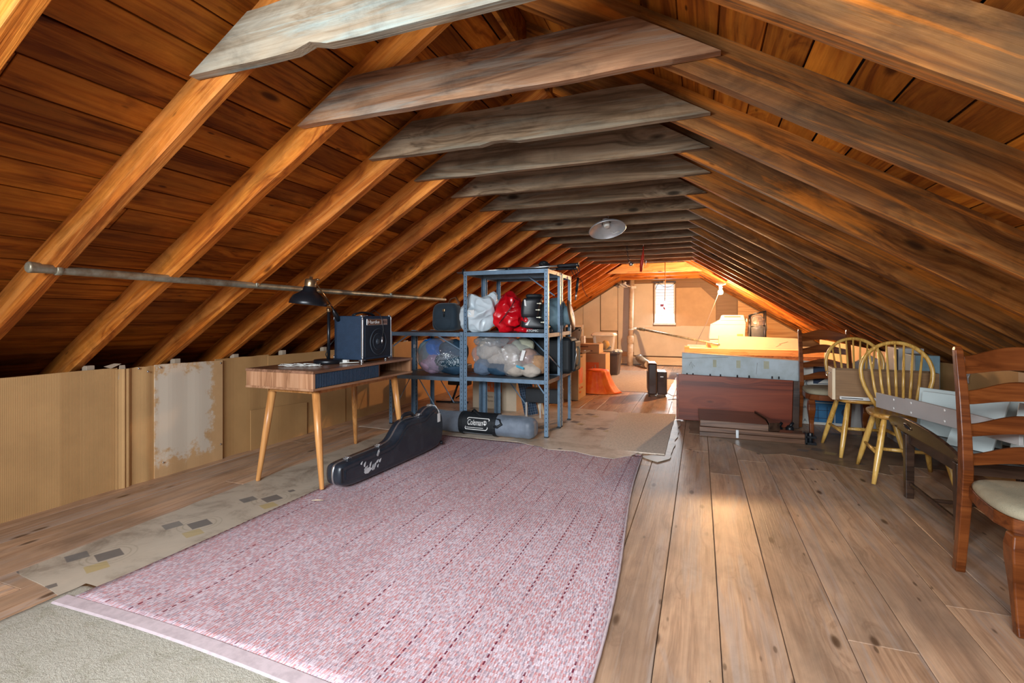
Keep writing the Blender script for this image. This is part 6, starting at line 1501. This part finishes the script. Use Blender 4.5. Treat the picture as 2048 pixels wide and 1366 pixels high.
# ------------------------------------------------------------------ butler's tray table with laminate boards on it
t = thing('tray_table', 'dark wooden tray table with a hand-hole flap beside the near ladder-back chair', 'coffee table', (1.45, 3.35, 0))
mb = MB(); mb.box(1.165, 1.74, 2.95, 3.78, .392, .412); mb.build('tray_top', 'darkwood', t, bevel=.003)
mb = MB(); mb.box(1.175, 1.73, 3.00, 3.02, .34, .392); mb.box(1.175, 1.73, 3.66, 3.68, .34, .392); mb.box(1.175, 1.195, 3.02, 3.66, .34, .392); mb.box(1.71, 1.73, 3.02, 3.66, .34, .392); mb.build('apron', 'darkwood', t)
for x in (1.185, 1.715):
    for y in (3.02, 3.655):
        mb = MB(); mb.sweep([[Vector((x+u, y+v, z)) for u, v in ((-r_, -r_), (r_, -r_), (r_, r_), (-r_, r_))] for z, r_ in ((.002, .020), (.39, .024))]); mb.build('leg', 'darkwood', t, bevel=.004)
mb = MB(); mb.box(1.178, 1.192, 3.04, 3.64, .085, .105); mb.box(1.708, 1.722, 3.04, 3.64, .085, .105); mb.box(1.19, 1.71, 3.335, 3.35, .086, .104); mb.build('stretcher', 'darkwood', t, bevel=.002)
pl = [(2.93, 0)]+[(3.40-.47*math.cos(PI*k/24), .118*math.sin(PI*k/24)**.72) for k in range(1, 24)]+[(3.87, 0)]
hole = [(3.40+.055*math.cos(-2*PI*k/16), .060+.015*math.sin(-2*PI*k/16)) for k in range(16)]
tl = R(24)
def flap(u, v, w): return (1.160-math.sin(tl)*v+w*math.cos(tl), u, .400+math.cos(tl)*v+w*math.sin(tl))
mb = MB(); mb.prism(pl, 0, .014, flap); fl_ = mb.build('flap', 'darkwood', t, bevel=.003)
mb = MB(); mb.prism([(3.52+.05*math.cos(2*PI*k/20), .062+.017*math.sin(2*PI*k/20)) for k in range(20)], -.0015, -.0003, flap); mb.build('hand_hole', 'hole', fl_)
mb = MB(); mb.tube([flap(3.52+.053*math.cos(2*PI*k/24), .062+.020*math.sin(2*PI*k/24), -.001) for k in range(25)], .003, 6, caps=False); mb.build('hole_rim', 'brass', fl_)
for y in (2.98, 3.76):
    mb = MB(); mb.box(1.150, 1.20, y-.02, y+.02, .412, .4145); mb.build('hinge', 'brass', t)
def lam(name, label, A, B, h, th_, mat, tilt=0, z0=.414, group='laminate boards on the tray table', screws=(), hb=None):
    """board on edge from A to B (x,y), height h (hb at B), bottom at z0"""
    A, B = Vector((A[0], A[1], 0)), Vector((B[0], B[1], 0)); d = (B-A).normalized(); nr = Vector((-d.y, d.x, 0)); L = (B-A).length; hb = hb or h
    zA, zB = z0 if isinstance(z0, tuple) else (z0, z0)
    def P(s_, v, w): zz = zA+(zB-zA)*s_/L; return tuple(A+d*s_+nr*(w+tilt*v)+Vector((0, 0, zz+v)))
    mb = MB(); mb.hexa([P(0, 0, 0), P(L, 0, 0), P(L, 0, th_), P(0, 0, th_), P(0, h, 0), P(L, hb, 0), P(L, hb, th_), P(0, h, th_)])
    t = thing(name, label, 'board', tuple(P(L/2, 0, 0)), group=group); mb.build('board', mat, t, bevel=.0015, seg=1)
    for s_, v in screws:
        for w_ in (-.0012,):
            p = Vector(P(s_, v, w_)); mb = MB(); mb.lathe([(.0075, 0), (.006, .0015), (.001, .002)], p, 12, axis=-nr if w_ < 0 else nr); mb.build('screw_cap', 'screw', t)
    return t
lam('laminate_board', 'large pale blue-white laminate board at the back of the tray table', (1.25, 3.74), (1.70, 3.16), .250, .016, 'whitepanel', tilt=.12)
lam('laminate_board', 'small pale laminate board just in front of the large one', (1.225, 3.62), (1.46, 3.30), .243, .014, 'whitepanel', tilt=.10)
lam('laminate_board', 'pale laminate board slanting down over the tray beside the chair post', (1.238, 3.32), (1.36, 3.16), .270, .014, 'whitepanel', tilt=.55)
lam('laminate_board', 'pale laminate board seen through the slats of the near chair', (1.36, 3.02), (1.68, 2.68), .270, .014, 'whitepanel', tilt=.40)
lam('laminate_strip', 'grey laminate strip with screw caps, lying on edge at the far end of the tray', (1.075, 3.86), (1.135, 3.545), .095, .014, 'greypanel', z0=(.512, .520), group='grey strips on the tray table', screws=((.20, .075), (.20, .022)))
lam('laminate_strip', 'long grey laminate strip with screw caps, ending behind the near chair', (1.131, 3.548), (1.285, 2.76), .100, .016, 'greypanel', z0=(.522, .545), group='grey strips on the tray table', hb=.085, screws=((.06, .078), (.06, .022), (.34, .08), (.34, .022), (.74, .06)))
